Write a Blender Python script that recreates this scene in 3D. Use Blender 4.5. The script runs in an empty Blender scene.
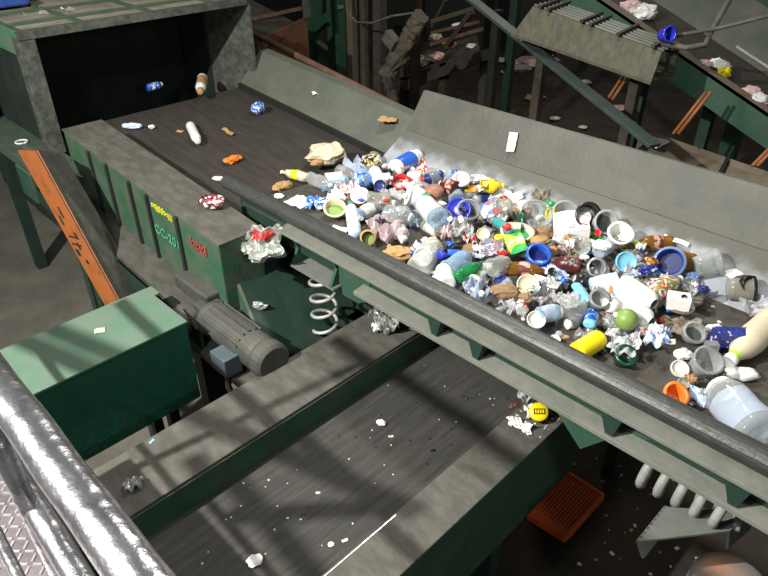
import bpy, bmesh, math, random
import numpy as np
from mathutils import Vector, Matrix, noise
random.seed(7)
SC = bpy.context.scene
COL = SC.collection
PI = math.pi
# ------------------------------------------------------------------ camera
FPX, PITCH, AZ, CAMZ = 650.0, math.radians(33.4), math.radians(44.9), 1.8
cam_d = bpy.data.cameras.new('camera'); cam_d.sensor_width = 36; cam_d.lens = FPX / 768 * 36; cam_d.clip_start = .02
cam = bpy.data.objects.new('camera', cam_d); COL.objects.link(cam)
cam.location = (0, 0, CAMZ); cam.rotation_euler = (PI / 2 - PITCH, 0, AZ)
SC.camera = cam
FW = Vector((-math.sin(AZ) * math.cos(PITCH), math.cos(AZ) * math.cos(PITCH), -math.sin(PITCH)))
RT = Vector((math.cos(AZ), math.sin(AZ), 0)); UP = RT.cross(FW)
CV = Vector((0, 0, CAMZ))
def ray(x, y): return FW * FPX + RT * (x - 384) - UP * (y - 288)
def at(x, y, z):
    d = ray(x, y); return CV + d * ((z - CAMZ) / d.z)
def atY(x, y, Y):
    d = ray(x, y); return CV + d * (Y / d.y)
def atX(x, y, X):
    d = ray(x, y); return CV + d * (X / d.x)
def depth(p): return (Vector(p) - CV).dot(FW)

# ------------------------------------------------------------------ materials
def new_mat(name):
    m = bpy.data.materials.new(name); m.use_nodes = True
    nt = m.node_tree; b = nt.nodes['Principled BSDF']
    return m, nt, b
def N(nt, t, **kw):
    n = nt.nodes.new(t)
    for k, v in kw.items(): setattr(n, k, v)
    return n
def rgb(c): return (c[0], c[1], c[2], 1)
def surf(name, col, col2=None, rough=.6, metal=0, scale=6, lo=.4, hi=.65, dust=None, dustamt=.8, bump=.15, bscale=40, detail=6, spec=.5, stretch=None):
    """painted / dirty surface: noise mix of two colours, optional dust settled on upward faces"""
    m, nt, b = new_mat(name)
    tc = N(nt, 'ShaderNodeNewGeometry')
    src = tc.outputs['Position']
    if stretch:
        mp = N(nt, 'ShaderNodeMapping'); mp.inputs['Scale'].default_value = stretch
        nt.links.new(src, mp.inputs['Vector']); src = mp.outputs['Vector']
    no = N(nt, 'ShaderNodeTexNoise'); no.inputs['Scale'].default_value = scale; no.inputs['Detail'].default_value = detail; no.inputs['Roughness'].default_value = .65
    nt.links.new(src, no.inputs['Vector'])
    cr = N(nt, 'ShaderNodeMapRange'); cr.inputs['From Min'].default_value = lo; cr.inputs['From Max'].default_value = hi
    nt.links.new(no.outputs['Fac'], cr.inputs['Value'])
    mx = N(nt, 'ShaderNodeMix', data_type='RGBA'); mx.inputs[6].default_value = rgb(col); mx.inputs[7].default_value = rgb(col2 or [c * .6 for c in col])
    nt.links.new(cr.outputs['Result'], mx.inputs[0])
    out = mx.outputs[2]
    n2 = N(nt, 'ShaderNodeTexNoise'); n2.inputs['Scale'].default_value = bscale; n2.inputs['Detail'].default_value = 5
    nt.links.new(tc.outputs['Position'], n2.inputs['Vector'])
    if dust:
        sx = N(nt, 'ShaderNodeSeparateXYZ'); nt.links.new(tc.outputs['Normal'], sx.inputs[0])
        mr = N(nt, 'ShaderNodeMapRange'); mr.inputs['From Min'].default_value = .45; mr.inputs['From Max'].default_value = .85; mr.inputs['To Max'].default_value = dustamt
        nt.links.new(sx.outputs['Z'], mr.inputs['Value'])
        m3 = N(nt, 'ShaderNodeMapRange'); m3.inputs['From Min'].default_value = .3; m3.inputs['From Max'].default_value = .55; m3.inputs['To Min'].default_value = .55
        nt.links.new(no.outputs['Fac'], m3.inputs['Value'])
        ml = N(nt, 'ShaderNodeMath', operation='MULTIPLY'); nt.links.new(mr.outputs['Result'], ml.inputs[0]); nt.links.new(m3.outputs['Result'], ml.inputs[1])
        md = N(nt, 'ShaderNodeMix', data_type='RGBA'); md.inputs[7].default_value = rgb(dust)
        nt.links.new(out, md.inputs[6]); nt.links.new(ml.outputs[0], md.inputs[0]); out = md.outputs[2]
    nt.links.new(out, b.inputs['Base Color'])
    b.inputs['Roughness'].default_value = rough; b.inputs['Metallic'].default_value = metal
    b.inputs['Specular IOR Level'].default_value = spec
    if bump:
        bp = N(nt, 'ShaderNodeBump'); bp.inputs['Strength'].default_value = bump; bp.inputs['Distance'].default_value = .01
        nt.links.new(n2.outputs['Fac'], bp.inputs['Height']); nt.links.new(bp.outputs['Normal'], b.inputs['Normal'])
    return m
DUST = (.12, .112, .094)
M = {}
M['green'] = surf('green_paint', (.018, .075, .045), (.045, .085, .06), rough=.55, dust=DUST, scale=5)
M['green_light'] = surf('faded_green_paint', (.05, .17, .1), (.13, .16, .12), rough=.55, dust=(.13, .18, .14), dustamt=.75, scale=6, lo=.42, hi=.7)
M['green_dark'] = surf('dark_green_paint', (.01, .035, .025), (.02, .04, .03), rough=.6)
M['green_panel'] = surf('worn_green_panel', (.03, .1, .055), (.08, .105, .075), rough=.55, dust=DUST, scale=9)
M['grey_guard'] = surf('dusty_grey_guard', (.062, .06, .05), (.105, .1, .085), rough=.7, scale=7, stretch=(1, 2, 2), bump=.25)
M['grey_green'] = surf('grey_green_plate', (.085, .1, .08), (.125, .125, .1), rough=.6, scale=4, bump=.15)
M['ledge'] = surf('dusty_ledge', (.14, .155, .13), (.19, .19, .165), rough=.7, scale=10, bump=.15)
M['rail'] = surf('worn_steel_lip', (.05, .054, .051), (.085, .088, .083), rough=.45, metal=.4, scale=20, stretch=(1, 8, 8), bump=.2)
M['pan'] = surf('stained_pan_steel', (.05, .043, .035), (.085, .078, .066), rough=.6, scale=8, bump=.2)
M['slope'] = surf('bare_steel_painted_sheen', (.3, .32, .36), (.14, .14, .14), rough=.42, metal=.25, scale=9, lo=.5, hi=.7, bump=.1)
m, nt, b = new_mat('worn_steel_painted_sheen')  # worn steel, with a lamp reflection painted into the pale lower band
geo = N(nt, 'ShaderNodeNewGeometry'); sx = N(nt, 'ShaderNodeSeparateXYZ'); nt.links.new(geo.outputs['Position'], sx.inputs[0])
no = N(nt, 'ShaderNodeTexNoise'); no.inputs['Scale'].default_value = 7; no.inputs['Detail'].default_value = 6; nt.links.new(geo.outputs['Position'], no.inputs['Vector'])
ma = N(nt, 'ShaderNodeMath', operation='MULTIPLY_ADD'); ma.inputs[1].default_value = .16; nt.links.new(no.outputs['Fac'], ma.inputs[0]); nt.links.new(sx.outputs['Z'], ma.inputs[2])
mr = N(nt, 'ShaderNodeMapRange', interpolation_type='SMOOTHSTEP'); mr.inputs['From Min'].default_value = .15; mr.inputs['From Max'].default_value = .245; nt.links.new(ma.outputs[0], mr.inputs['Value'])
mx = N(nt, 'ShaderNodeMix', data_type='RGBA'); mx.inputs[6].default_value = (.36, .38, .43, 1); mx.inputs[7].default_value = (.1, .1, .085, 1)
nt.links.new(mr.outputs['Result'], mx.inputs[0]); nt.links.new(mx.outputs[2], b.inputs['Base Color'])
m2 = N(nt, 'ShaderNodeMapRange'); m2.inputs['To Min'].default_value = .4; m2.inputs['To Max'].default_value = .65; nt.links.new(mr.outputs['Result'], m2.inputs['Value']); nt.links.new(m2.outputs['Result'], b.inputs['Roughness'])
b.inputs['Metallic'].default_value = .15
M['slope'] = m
M['plate'] = surf('scuffed_grey_plate', (.062, .064, .053), (.1, .097, .08), rough=.6, scale=4, bump=.3, lo=.35, hi=.7, detail=9)
M['belt'] = surf('brown_black_belt', (.028, .023, .019), (.045, .038, .032), rough=.75, scale=7, stretch=(.5, 3, 1), bump=.15)
M['belt_low'] = surf('dusty_black_belt', (.028, .028, .026), (.052, .049, .043), rough=.75, scale=7, stretch=(6, .5, 1), bump=.15)
M['motor'] = surf('dusty_motor_grey', (.04, .047, .042), (.065, .065, .056), rough=.65, dust=(.085, .082, .07), scale=10)
M['dark'] = surf('black_rubber_rib_shade', (.008, .009, .008), (.014, .015, .013), rough=.8)
M['hoodwall'] = surf('grimy_hood_steel', (.04, .05, .04), (.11, .11, .095), rough=.7, scale=14, bump=.4)
M['hood_green'] = surf('hood_green_paint', (.045, .085, .055), (.08, .1, .075), rough=.6, scale=8)
M['hood_dust'] = surf('dust_filled_panel', (.3, .26, .2), (.17, .155, .125), rough=.85, scale=5)
M['hood_in'] = surf('shaded_hood_lining', (.006, .014, .011), (.015, .026, .02), rough=.8, scale=5)  # shade inside the hood is put into this near-black colour
M['galv'] = surf('galvanised_steel', (.6, .6, .64), (.36, .35, .38), rough=.27, metal=.95, scale=22, bump=.55, bscale=22)
M['orange'] = surf('orange_paint', (.38, .115, .028), (.24, .075, .025), rough=.55, scale=12, lo=.5, hi=.7)
M['orange_bright'] = surf('orange_red_plastic', (.9, .16, .03), (.7, .11, .025), rough=.5)
M['rod'] = surf('orange_rod', (.32, .11, .03), (.2, .08, .03), rough=.6)
M['rust'] = surf('rusty_brown_steel', (.1, .05, .028), (.16, .085, .05), rough=.75, scale=9)
M['rust_sheet'] = surf('red_brown_sheet', (.16, .065, .03), (.11, .05, .027), rough=.75, scale=5)
M['wood'] = surf('weathered_timber', (.095, .077, .055), (.06, .048, .035), rough=.85, scale=10, stretch=(6, 6, .6), bump=.6)
M['wood_dark'] = surf('dirty_timber', (.055, .043, .032), (.028, .022, .018), rough=.9, scale=9, bump=.5)
M['tan'] = surf('tan_board', (.16, .13, .09), (.11, .09, .065), rough=.8, scale=6)
M['stain'] = surf('stained_gutter_steel', (.058, .058, .046), (.1, .093, .055), rough=.75, scale=6, stretch=(4, 4, 1), bump=.3)
M['spring'] = surf('pale_spring_steel', (.33, .35, .33), (.24, .25, .23), rough=.5, scale=15)
M['springthin'] = surf('bright_spring_wire', (.55, .57, .52), (.4, .42, .38), rough=.35, metal=.4, scale=15)
M['bracket'] = surf('dusty_bracket', (.13, .145, .13), (.18, .185, .165), rough=.65, scale=7)
M['blue_box'] = surf('blue_grey_box', (.055, .08, .1), (.085, .1, .11), rough=.6)
M['blue_tarp'] = surf('blue_plastic_tarp', (.03, .09, .35), (.02, .06, .25), rough=.5)
M['diamond'] = surf('walkway_steel', (.2, .18, .19), (.13, .115, .12), rough=.45, metal=.5, scale=9)
M['tread'] = surf('worn_tread_lug', (.6, .58, .6), (.45, .43, .45), rough=.35, metal=.6)
M['floor'] = surf('dusty_concrete', (.18, .168, .138), (.12, .113, .097), rough=.85, scale=2.5, bump=.2)
M['dirt'] = surf('dirty_ground', (.045, .033, .024), (.02, .016, .013), rough=.95, scale=3, bump=.6, bscale=12)
M['wall'] = surf('dark_sheet_wall', (.02, .024, .02), (.03, .033, .028), rough=.9, scale=1)
M['yellow_paint'] = surf('yellow_stencil', (.65, .6, .03), (.5, .45, .03), rough=.5)
M['red_paint'] = surf('red_stencil', (.4, .06, .04), (.2, .07, .05), rough=.6)
M['letter_green'] = surf('pale_green_stencil', (.09, .42, .25), (.06, .3, .17), rough=.6)
M['black_mark'] = surf('black_marker', (.02, .015, .012), None, rough=.7)

# ------------------------------------------------------------------ mesh builder
class MB:
    def __init__(s): s.bm = bmesh.new()
    def box(s, x0, x1, y0, y1, z0, z1, mat=None):
        vs = [s.bm.verts.new(Vector((x, y, z))) for x in (x0, x1) for y in (y0, y1) for z in (z0, z1)]
        if mat is not None:
            for v in vs: v.co = mat @ v.co
        for f in ((0, 1, 3, 2), (4, 6, 7, 5), (0, 4, 5, 1), (2, 3, 7, 6), (0, 2, 6, 4), (1, 5, 7, 3)): s.bm.faces.new([vs[i] for i in f])
        return s
    def prism(s, pts, vec):
        vec = Vector(vec); a = [s.bm.verts.new(Vector(p)) for p in pts]; b = [s.bm.verts.new(Vector(p) + vec) for p in pts]
        n = len(a); s.bm.faces.new(a); s.bm.faces.new(b[::-1])
        for i in range(n): s.bm.faces.new((a[i], b[i], b[(i + 1) % n], a[(i + 1) % n]))
        return s
    def beam(s, p, q, w, h, up=(0, 0, 1)):
        p, q = Vector(p), Vector(q); d = (q - p).normalized(); side = d.cross(Vector(up))
        if side.length < 1e-4: side = d.cross(Vector((1, 0, 0)))
        side.normalize(); u = side.cross(d)
        pts = [p + side * (a * w / 2) + u * (b * h / 2) for a, b in ((-1, -1), (1, -1), (1, 1), (-1, 1))]
        return s.prism(pts, q - p)
    def tube(s, pts, r, n=10, closed=False, caps=True):
        pts = [Vector(p) for p in pts]; rings = []
        prev = None
        for i, p in enumerate(pts):
            a = pts[max(i - 1, 0)]; b = pts[min(i + 1, len(pts) - 1)]
            d = (b - a).normalized()
            if prev is None:
                u = d.cross(Vector((0, 0, 1)))
                if u.length < 1e-3: u = d.cross(Vector((1, 0, 0)))
            else: u = prev - d * prev.dot(d)
            u.normalize(); prev = u; w = d.cross(u)
            rr = r[i] if isinstance(r, (list, tuple)) else r
            rings.append([s.bm.verts.new(p + (u * math.cos(2 * PI * k / n) + w * math.sin(2 * PI * k / n)) * rr) for k in range(n)])
        for a, b in zip(rings, rings[1:]):
            for k in range(n): s.bm.faces.new((a[k], a[(k + 1) % n], b[(k + 1) % n], b[k]))
        if caps: s.bm.faces.new(rings[0][::-1]); s.bm.faces.new(rings[-1])
        return s
    def lathe(s, prof, mat=Matrix(), n=20):
        rings = []
        for r, z in prof:
            if r < 1e-5: rings.append([s.bm.verts.new(mat @ Vector((0, 0, z)))])
            else: rings.append([s.bm.verts.new(mat @ Vector((r * math.cos(2 * PI * k / n), r * math.sin(2 * PI * k / n), z))) for k in range(n)])
        for a, b in zip(rings, rings[1:]):
            if len(a) == 1 and len(b) == 1: continue
            for k in range(n):
                k2 = (k + 1) % n
                if len(a) == 1: s.bm.faces.new((a[0], b[k2], b[k]))
                elif len(b) == 1: s.bm.faces.new((a[k], a[k2], b[0]))
                else: s.bm.faces.new((a[k], a[k2], b[k2], b[k]))
        return s
    def build(s, name, mat, parent=None, bevel=0, smooth=False, origin=None):
        bmesh.ops.recalc_face_normals(s.bm, faces=s.bm.faces[:])
        me = bpy.data.meshes.new(name)
        if origin is None and parent is None and s.bm.verts:
            xs = [v.co for v in s.bm.verts]
            origin = Vector(((min(v.x for v in xs) + max(v.x for v in xs)) / 2, (min(v.y for v in xs) + max(v.y for v in xs)) / 2, min(v.z for v in xs)))
        if origin is not None:
            bmesh.ops.translate(s.bm, verts=s.bm.verts[:], vec=-Vector(origin))
        if smooth:
            for f in s.bm.faces: f.smooth = True
        s.bm.to_mesh(me); s.bm.free()
        me.materials.append(mat)
        o = bpy.data.objects.new(name, me); COL.objects.link(o)
        if parent is not None:
            o.parent = parent
            if origin is None:      # vertices are in world space: undo the parent's place
                o.matrix_parent_inverse = Matrix.Translation(-parent.location)
        elif origin is not None: o.location = origin
        if bevel:
            md = o.modifiers.new('bevel', 'BEVEL'); md.width = bevel; md.segments = 2; md.limit_method = 'ANGLE'; md.angle_limit = math.radians(40)
        return o
def tag(o, label, cat, group=None):
    o['label'] = label; o['category'] = cat
    if group: o['group'] = group
    return o
def thing(name, label, cat, loc, group=None):
    o = bpy.data.objects.new(name, None); COL.objects.link(o); o.location = loc; o.empty_display_size = .1
    return tag(o, label, cat, group)
def struct(o): o['kind'] = 'structure'; return o
def X(v): return Vector((v, 0, 0))
FLOOR = -1.9
# ------------------------------------------------------------------ setting
struct(MB().box(-16, -3.4, -3, 3.2, FLOOR - .1, FLOOR).build('floor', M['floor']))
struct(MB().box(-3.4, 4, -3, 3.2, FLOOR - .1, FLOOR).build('floor_dirt', M['dirt']))
struct(MB().box(-16, 4, 3.2, 13, FLOOR - .1, FLOOR).build('floor_dirt', M['dirt']))
struct(MB().box(-16.2, -16, -3, 13.2, FLOOR, 6).build('wall_left', M['wall']))
struct(MB().box(-16, 4, 13, 13.2, FLOOR, 6).build('wall_back', M['wall']))
# ------------------------------------------------------------------ upper belt conveyor
BS = .084
def bz(x): return -.2 + (-2.9 - x) * BS
uc = thing('belt_conveyor', 'upper brown belt conveyor with green panelled guard running up into the dark hood', 'conveyor', (-4, 2.6, FLOOR))
def along(poly_yz, x0, x1, mb=None):
    """extrude a (y, z-above-belt) profile along the inclined belt"""
    mb = mb or MB()
    return mb.prism([(x0, y, bz(x0) + z) for y, z in poly_yz], (x1 - x0, 0, bz(x1) - bz(x0)))
bx0, bx1 = -5.32, -2.86
along([(1.85, 0), (3.46, 0), (3.46, -.02), (1.85, -.02)], bx0, bx1).build('belt', M['belt'], uc)
MB().tube([(bx0, 1.86, bz(bx0) - .075), (bx0, 3.45, bz(bx0) - .075)], .07, 24).build('head_pulley', M['dark'], uc, smooth=False)
# near guard: long box with panelled face
g = along([(1.58, .2), (1.87, .2), (1.87, -.26), (1.58, -.26)], -4.84, -2.88).build('near_guard', M['green_panel'], uc, bevel=.008)
along([(1.575, .202), (1.875, .202), (1.875, .215), (1.575, .215)], -4.85, -2.87).build('guard_cap', M['grey_guard'], uc, bevel=.004)
for px, py in ((88, 148), (107, 167), (127, 172), (145, 186), (175, 208)):
    x = atY(px, py, 1.58).x
    along([(1.562, .19), (1.582, .196), (1.582, -.26), (1.562, -.26)], x - .014, x + .014).build('guard_rib_shade', M['dark'], g, bevel=.003)  # near-black colour carries the shadow of each rib
along([(1.36, -.26), (1.9, -.26), (1.9, -.29), (1.36, -.29)], -5.1, -2.85).build('lower_flange', M['grey_guard'], uc, bevel=.004)
along([(1.36, -.26), (1.375, -.26), (1.375, -.42), (1.36, -.42)], -5.1, -2.85).build('flange_web', M['green_dark'], uc)
# lettering on the near guard
def text(body, size, p, mat, parent, name, ang):
    cu = bpy.data.curves.new(name, 'FONT'); cu.body = body; cu.size = size; cu.extrude = .001; cu.space_character = 1.05
    t = bpy.data.objects.new(name, cu); COL.objects.link(t)
    bpy.context.view_layer.update()
    me = bpy.data.meshes.new_from_object(t.evaluated_get(bpy.context.evaluated_depsgraph_get()))
    bpy.data.objects.remove(t)
    me.materials.clear(); me.materials.append(mat)
    o = bpy.data.objects.new(name, me); COL.objects.link(o); o.parent = parent
    o.matrix_basis = Matrix.Translation(p) @ Matrix.Rotation(ang, 4, 'Y') @ Matrix.Rotation(PI / 2, 4, 'X')
    o.matrix_parent_inverse = Matrix.Translation(-parent.location)
    return o
SA = math.atan(BS)
lp = atY(155.5, 231, 1.574)
text('CC-201', .09, lp, M['letter_green'], g, 'lettering', SA)
# yellow and red stencils are too worn to read: strokes only
y = MB()
for i in range(15):
    x = atY(147, 187, 1.577).x + .015 + i * .0165
    y.box(x, x + .01, 1.572, 1.579, bz(x) + .135 + random.uniform(-.01, .01), bz(x) + .165 + random.uniform(-.01, .012))
    if i % 2: y.box(x - .008, x + .014, 1.572, 1.579, bz(x) + .15, bz(x) + .158)
y.build('yellow_stencil', M['yellow_paint'], g)
y = MB()
for i in range(7):
    x = atY(187, 222, 1.577).x + i * .026
    y.box(x, x + .016, 1.572, 1.579, bz(x) + .06 + random.uniform(-.012, .01), bz(x) + .12 + random.uniform(-.012, .015))
    if i % 2: y.box(x - .016, x + .025, 1.572, 1.579, bz(x) + .085, bz(x) + .1)
y.build('red_stencil', M['red_paint'], g)
# far guard: folded plate, sloping up to a ridge and over
along([(3.4, .0), (3.4, .04), (3.66, .3), (3.76, .3), (3.82, .1), (3.81, .1), (3.75, .285), (3.665, .285), (3.41, .03), (3.41, 0)], -5.3, -2.7).build('far_guard', M['grey_green'], uc, bevel=.004)
along([(3.38, 0), (3.415, 0), (3.415, .05), (3.38, .05)], -5.3, -2.7).build('skirt_strip', M['dark'], uc)
for xx in (-4.9, -3.4):
    for yy in (1.7, 3.5):
        MB().box(xx - .05, xx + .05, yy - .05, yy + .05, FLOOR, bz(xx) - .2).build('leg', M['green_dark'], uc)
    MB().box(xx - .04, xx + .04, 1.7, 3.5, bz(xx) - .28, bz(xx) - .16).build('cross_beam', M['green_dark'], uc)
# discharge chute plate below the end of the belt
MB().prism([(-3.02, 1.72, -.2), (-2.4, 1.55, -.62), (-2.4, 2.2, -.72), (-2.95, 2.5, -.3)], (0, 0, -.02)).build('chute_plate', M['green_dark'], uc)
MB().prism([(-3.02, 1.7, -.2), (-2.4, 1.53, -.62), (-2.4, 1.53, -.8), (-3.02, 1.7, -.62)], (0, .02, 0)).build('chute_side', M['green_panel'], uc)

# ------------------------------------------------------------------ hood
hd = thing('intake_hood', 'big green steel hood with ribbed dusty roof over the end of the upper belt', 'hood', (-6, 2.5, FLOOR))
HX, HB, HY0, HY1, HZ = -5.2, -7.2, 1.58, 3.5, .79
hroof = MB().box(HB, HX - .02, HY0, HY1, HZ - .06, HZ - .022).build('roof', M['hood_dust'], hd)
for yy, ww in ((HY0, .05), (2.05, .03), (2.62, .03), (3.2, .03)):
    MB().box(HB, HX, yy, yy + ww, HZ - .06, HZ).build('roof_rib', M['hood_green'], hroof, bevel=.004)
for xx, ww in ((HX - .05, .06), (-5.55, .03), (-6.0, .03), (-6.5, .03)):
    MB().box(xx, xx + ww, HY0, HY1, HZ - .06, HZ + .002).build('roof_rib', M['hood_green'], hroof, bevel=.004)
MB().box(HB, HX, HY0 - .02, HY0, HZ - .17, HZ).build('fascia', M['green_light'], hd)
MB().box(HX, HX + .012, HY0 - .02, HY1, HZ - .055, HZ + .004).build('front_lip', M['hoodwall'], hd)
MB().box(HX - .1, HX + .005, HY0 - .022, HY0 + .1, -.12, HZ - .04).build('corner_post', M['hoodwall'], hd, bevel=.004)
MB().prism([(HX, HY1 + .02, HZ - .05), (HX, HY1 + .02, -.15), (-5.75, HY1 - .1, -.15), (-5.75, HY1 - .1, HZ - .05)], (0, .02, 0)).build('side_wing', M['hoodwall'], hd)
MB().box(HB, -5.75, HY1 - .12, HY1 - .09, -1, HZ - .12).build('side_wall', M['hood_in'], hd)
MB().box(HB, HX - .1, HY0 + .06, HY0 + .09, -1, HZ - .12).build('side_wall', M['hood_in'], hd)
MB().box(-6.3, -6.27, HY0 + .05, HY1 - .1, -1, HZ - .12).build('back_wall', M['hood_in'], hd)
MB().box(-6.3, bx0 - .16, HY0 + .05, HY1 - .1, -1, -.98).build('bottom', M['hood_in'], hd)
MB().box(HB, -4.75, 1.36, 1.66, -.2, -.12).build('base_beam', M['hood_green'], hd, bevel=.006)
MB().box(-6.6, -6.4, 1.4, 1.6, -.12, .55).build('side_column', M['hood_green'], hd, bevel=.006)
MB().box(-5.45, -5.15, 1.35, 1.62, -.45, -.2).build('bearing_bracket', M['green'], hd, bevel=.01)
for xx in (-6.9, -5.35):
    for yy in (1.65, 3.4): MB().box(xx - .05, xx + .05, yy - .05, yy + .05, FLOOR, -.2).build('leg', M['green_dark'], hd)

# ------------------------------------------------------------------ vibrating feeder
vf = thing('vibrating_feeder', 'long grey steel feeder trough heaped with plastic bottles and wrappers', 'feeder', (-1.2, 2.6, FLOOR))
FX1 = 1.0
MB().prism([(-3.25, 2.0, 0), (FX1, 2.0, 0), (FX1, 3.0, 0), (-3.08, 3.0, 0)], (0, 0, -.012)).build('pan', M['pan'], vf)
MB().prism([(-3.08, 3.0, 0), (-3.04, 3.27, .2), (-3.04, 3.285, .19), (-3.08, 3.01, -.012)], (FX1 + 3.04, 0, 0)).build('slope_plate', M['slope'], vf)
MB().prism([(-3.04, 3.27, .2), (-3.0, 3.4, .46), (-3.0, 3.425, .46), (-3.04, 3.29, .19)], (FX1 + 3.04, 0, 0)).build('back_plate', M['plate'], vf, bevel=.004)
MB().box(-3.28, FX1, 2.005, 2.025, -.14, .12).build('near_wall', M['green_dark'], vf)  # shade under the rail is put into the darker green
pts = []
for k in range(13):
    a = PI * .1 + PI * 1.15 * k / 12; pts.append((-3.36, 1.975 + .048 * math.cos(a), .113 + .045 * math.sin(a)))
pts.append((-3.36, 1.985, .09))
MB().prism(pts, (FX1 + 3.36, 0, 0)).build('rolled_rail', M['rail'], vf, bevel=.003)
def angle(x0, x1, y0, y1, z, drop, name):
    MB().prism([(x0, y1, z), (x0, y0, z - .012), (x0, y0, z - drop), (x0, y0 + .01, z - drop), (x0, y0 + .01, z - .024), (x0, y1, z - .012)], (x1 - x0, 0, 0)).build(name, M['ledge'], vf, bevel=.002)
angle(-2.78, FX1, 1.915, 1.995, .03, .03, 'flange')
angle(-2.15, FX1, 1.925, 2.005, -.108, .035, 'flange')
for x in (-1.6, -1.35, -.68, -.2, .3):
    MB().prism([(x - .05, 1.93, .02), (x + .06, 1.93, .02), (x + .03, 1.93, -.11), (x, 1.93, -.11)], (0, .06, 0)).build('gusset', M['green_dark'], vf)
    MB().prism([(x - .01, 1.925, .0), (x - .01, 2.006, .0), (x - .01, 2.006, -.112), (x - .01, 1.95, -.11)], (.02, 0, 0)).build('gusset', M['green_dark'], vf)
# front spring bracket
br = MB().box(-2.72, -2.33, 1.94, 2.3, -.215, -.2).build('bracket_plate', M['bracket'], vf)
for x in (-2.7, -2.36):
    MB().prism([(x - .01, 1.95, 0), (x - .01, 2.006, .0), (x - .01, 2.3, -.1), (x - .01, 2.3, -.2), (x - .01, 1.94, -.2), (x - .01, 1.99, -.1)], (.02, 0, 0)).build('gusset', M['green'], br)
MB().prism([(-2.35, 2.0, -.02), (-2.1, 2.0, -.02), (-2.1, 2.0, -.2), (-2.2, 2.0, -.26), (-2.35, 2.0, -.26)], (0, .015, 0)).build('side_web', M['green'], vf)
def coil(c0, c1, R, r, turns, n=16):
    hand = 1 if r > 0 else -1; r = abs(r)
    c0, c1 = Vector(c0), Vector(c1); d = (c1 - c0).normalized(); u = d.cross(Vector((0, 1, .3))).normalized(); w = d.cross(u)
    m = int(turns * n)
    return MB().tube([c0.lerp(c1, i / m) + (u * math.cos(2 * PI * i / n) + w * math.sin(2 * PI * i / n) * hand) * R for i in range(m + 1)], r, 8)
coil((-2.5, 2.0, -.215), (-2.5, 2.0, -.62), .075, .011, 3.6).build('coil_spring', M['springthin'], vf, smooth=True)
# big rear spring and its mount on the frame
s0, s1 = atY(638, 460, 2.14), atY(740, 513, 2.14)
coil(s0, s1, .088, -.02, 5.6).build('coil_spring', M['spring'], vf, smooth=True)
zb = s1.z - .07
q = [at(636, 541, zb), at(727, 531, zb), at(750, 512, zb), at(664, 506, zb)]
mnt = MB().prism(q, (0, 0, -.015)).build('spring_mount', M['bracket'], vf, bevel=.003)
dn = (q[1] - q[0]).normalized()
for i, j, ln in ((0, 3, .12), (1, 2, .12)):
    o_ = dn * (.05 if i == 0 else .03)
    MB().prism([q[i], q[j], q[j] + o_ + Vector((0, 0, -ln)), q[i] + o_ + Vector((0, 0, -ln))], dn * .012).build('mount_flange', M['bracket'], mnt)
MB().prism([atY(540, 385, 2.0), atY(580, 449, 2.0), atY(612, 438, 2.0), atY(650, 440, 2.0)], (0, .02, 0)).build('hanger_plate', M['green'], vf)
for x in (-2.5, .2):
    MB().box(x - .05, x + .05, 2.2, 2.3, FLOOR, -.62).build('leg', M['green_dark'], vf)
    MB().box(x - .1, x + .1, 1.9, 3.3, -.66, -.62).build('support_beam', M['green_dark'], vf)
    MB().box(x - .05, x + .05, 3.1, 3.2, FLOOR, -.2).build('leg', M['green_dark'], vf)

# ------------------------------------------------------------------ lower belt conveyor
lc = thing('belt_conveyor', 'lower black belt conveyor with wide grey capped guards passing beneath the feeder', 'conveyor', (-1.6, 1.5, FLOOR))
LY0, LY1, LB = .1, 3.6, -.68
MB().box(-2.02, -1.18, LY0, LY1, LB - .02, LB).build('belt', M['belt_low'], lc)
MB().box(-1.215, -1.0, LY0, 2.5, -.52, -.5).build('guard_cap', M['grey_guard'], lc, bevel=.004)
MB().box(-1.215, -1.2, LY0, 2.5, -.68, -.52).build('guard_lip', M['green_dark'], lc)
MB().box(-1.02, -1.005, LY0, 2.5, -1.05, -.52).build('side_panel', M['green'], lc)
MB().box(-2.34, -1.99, LY0, 2.5, -.52, -.5).build('guard_cap', M['grey_guard'], lc, bevel=.004)
MB().box(-2.0, -1.985, LY0, 2.5, -.68, -.52).build('guard_lip', M['green'], lc)
MB().box(-2.33, -2.315, LY0, 2.5, -1.05, -.52).build('side_panel', M['green_dark'], lc)
MB().box(-1.206, -1.2, .4, 1.28, -.5, -.497).build('worn_edge', M['tread'], lc)
for yy in (.3, 1.9, 3.4):
    for xx in (-1.1, -2.22): MB().box(xx - .04, xx + .04, yy - .04, yy + .04, FLOOR, -.7).build('leg', M['green_dark'], lc)
    MB().box(-2.22, -1.1, yy - .04, yy + .04, -.85, -.72).build('cross_beam', M['green_dark'], lc)

# ------------------------------------------------------------------ green drive cover box
gb = thing('drive_cover', 'faded green sheet metal box with a pale worn lid left of the lower belt', 'machine cover', (-3.0, .7, FLOOR))
MB().box(-3.22, -2.78, .0, 1.26, -.85, -.31).build('cover_body', surf('deep_green_box', (.012, .11, .068), (.02, .08, .053), rough=.5, scale=9), gb, bevel=.006)
MB().prism([(-3.23, -.01, -.31), (-2.77, -.01, -.31), (-2.77, 1.265, -.31), (-3.13, 1.265, -.31), (-3.13, 1.3, -.31), (-3.23, 1.3, -.31)], (0, 0, .015)).build('lid', M['green_light'], gb, bevel=.003)
for yy in (.15, 1.1):
    for xx in (-3.15, -2.86): MB().box(xx - .03, xx + .03, yy - .03, yy + .03, FLOOR, -.85).build('leg', M['green_dark'], gb)

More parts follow.
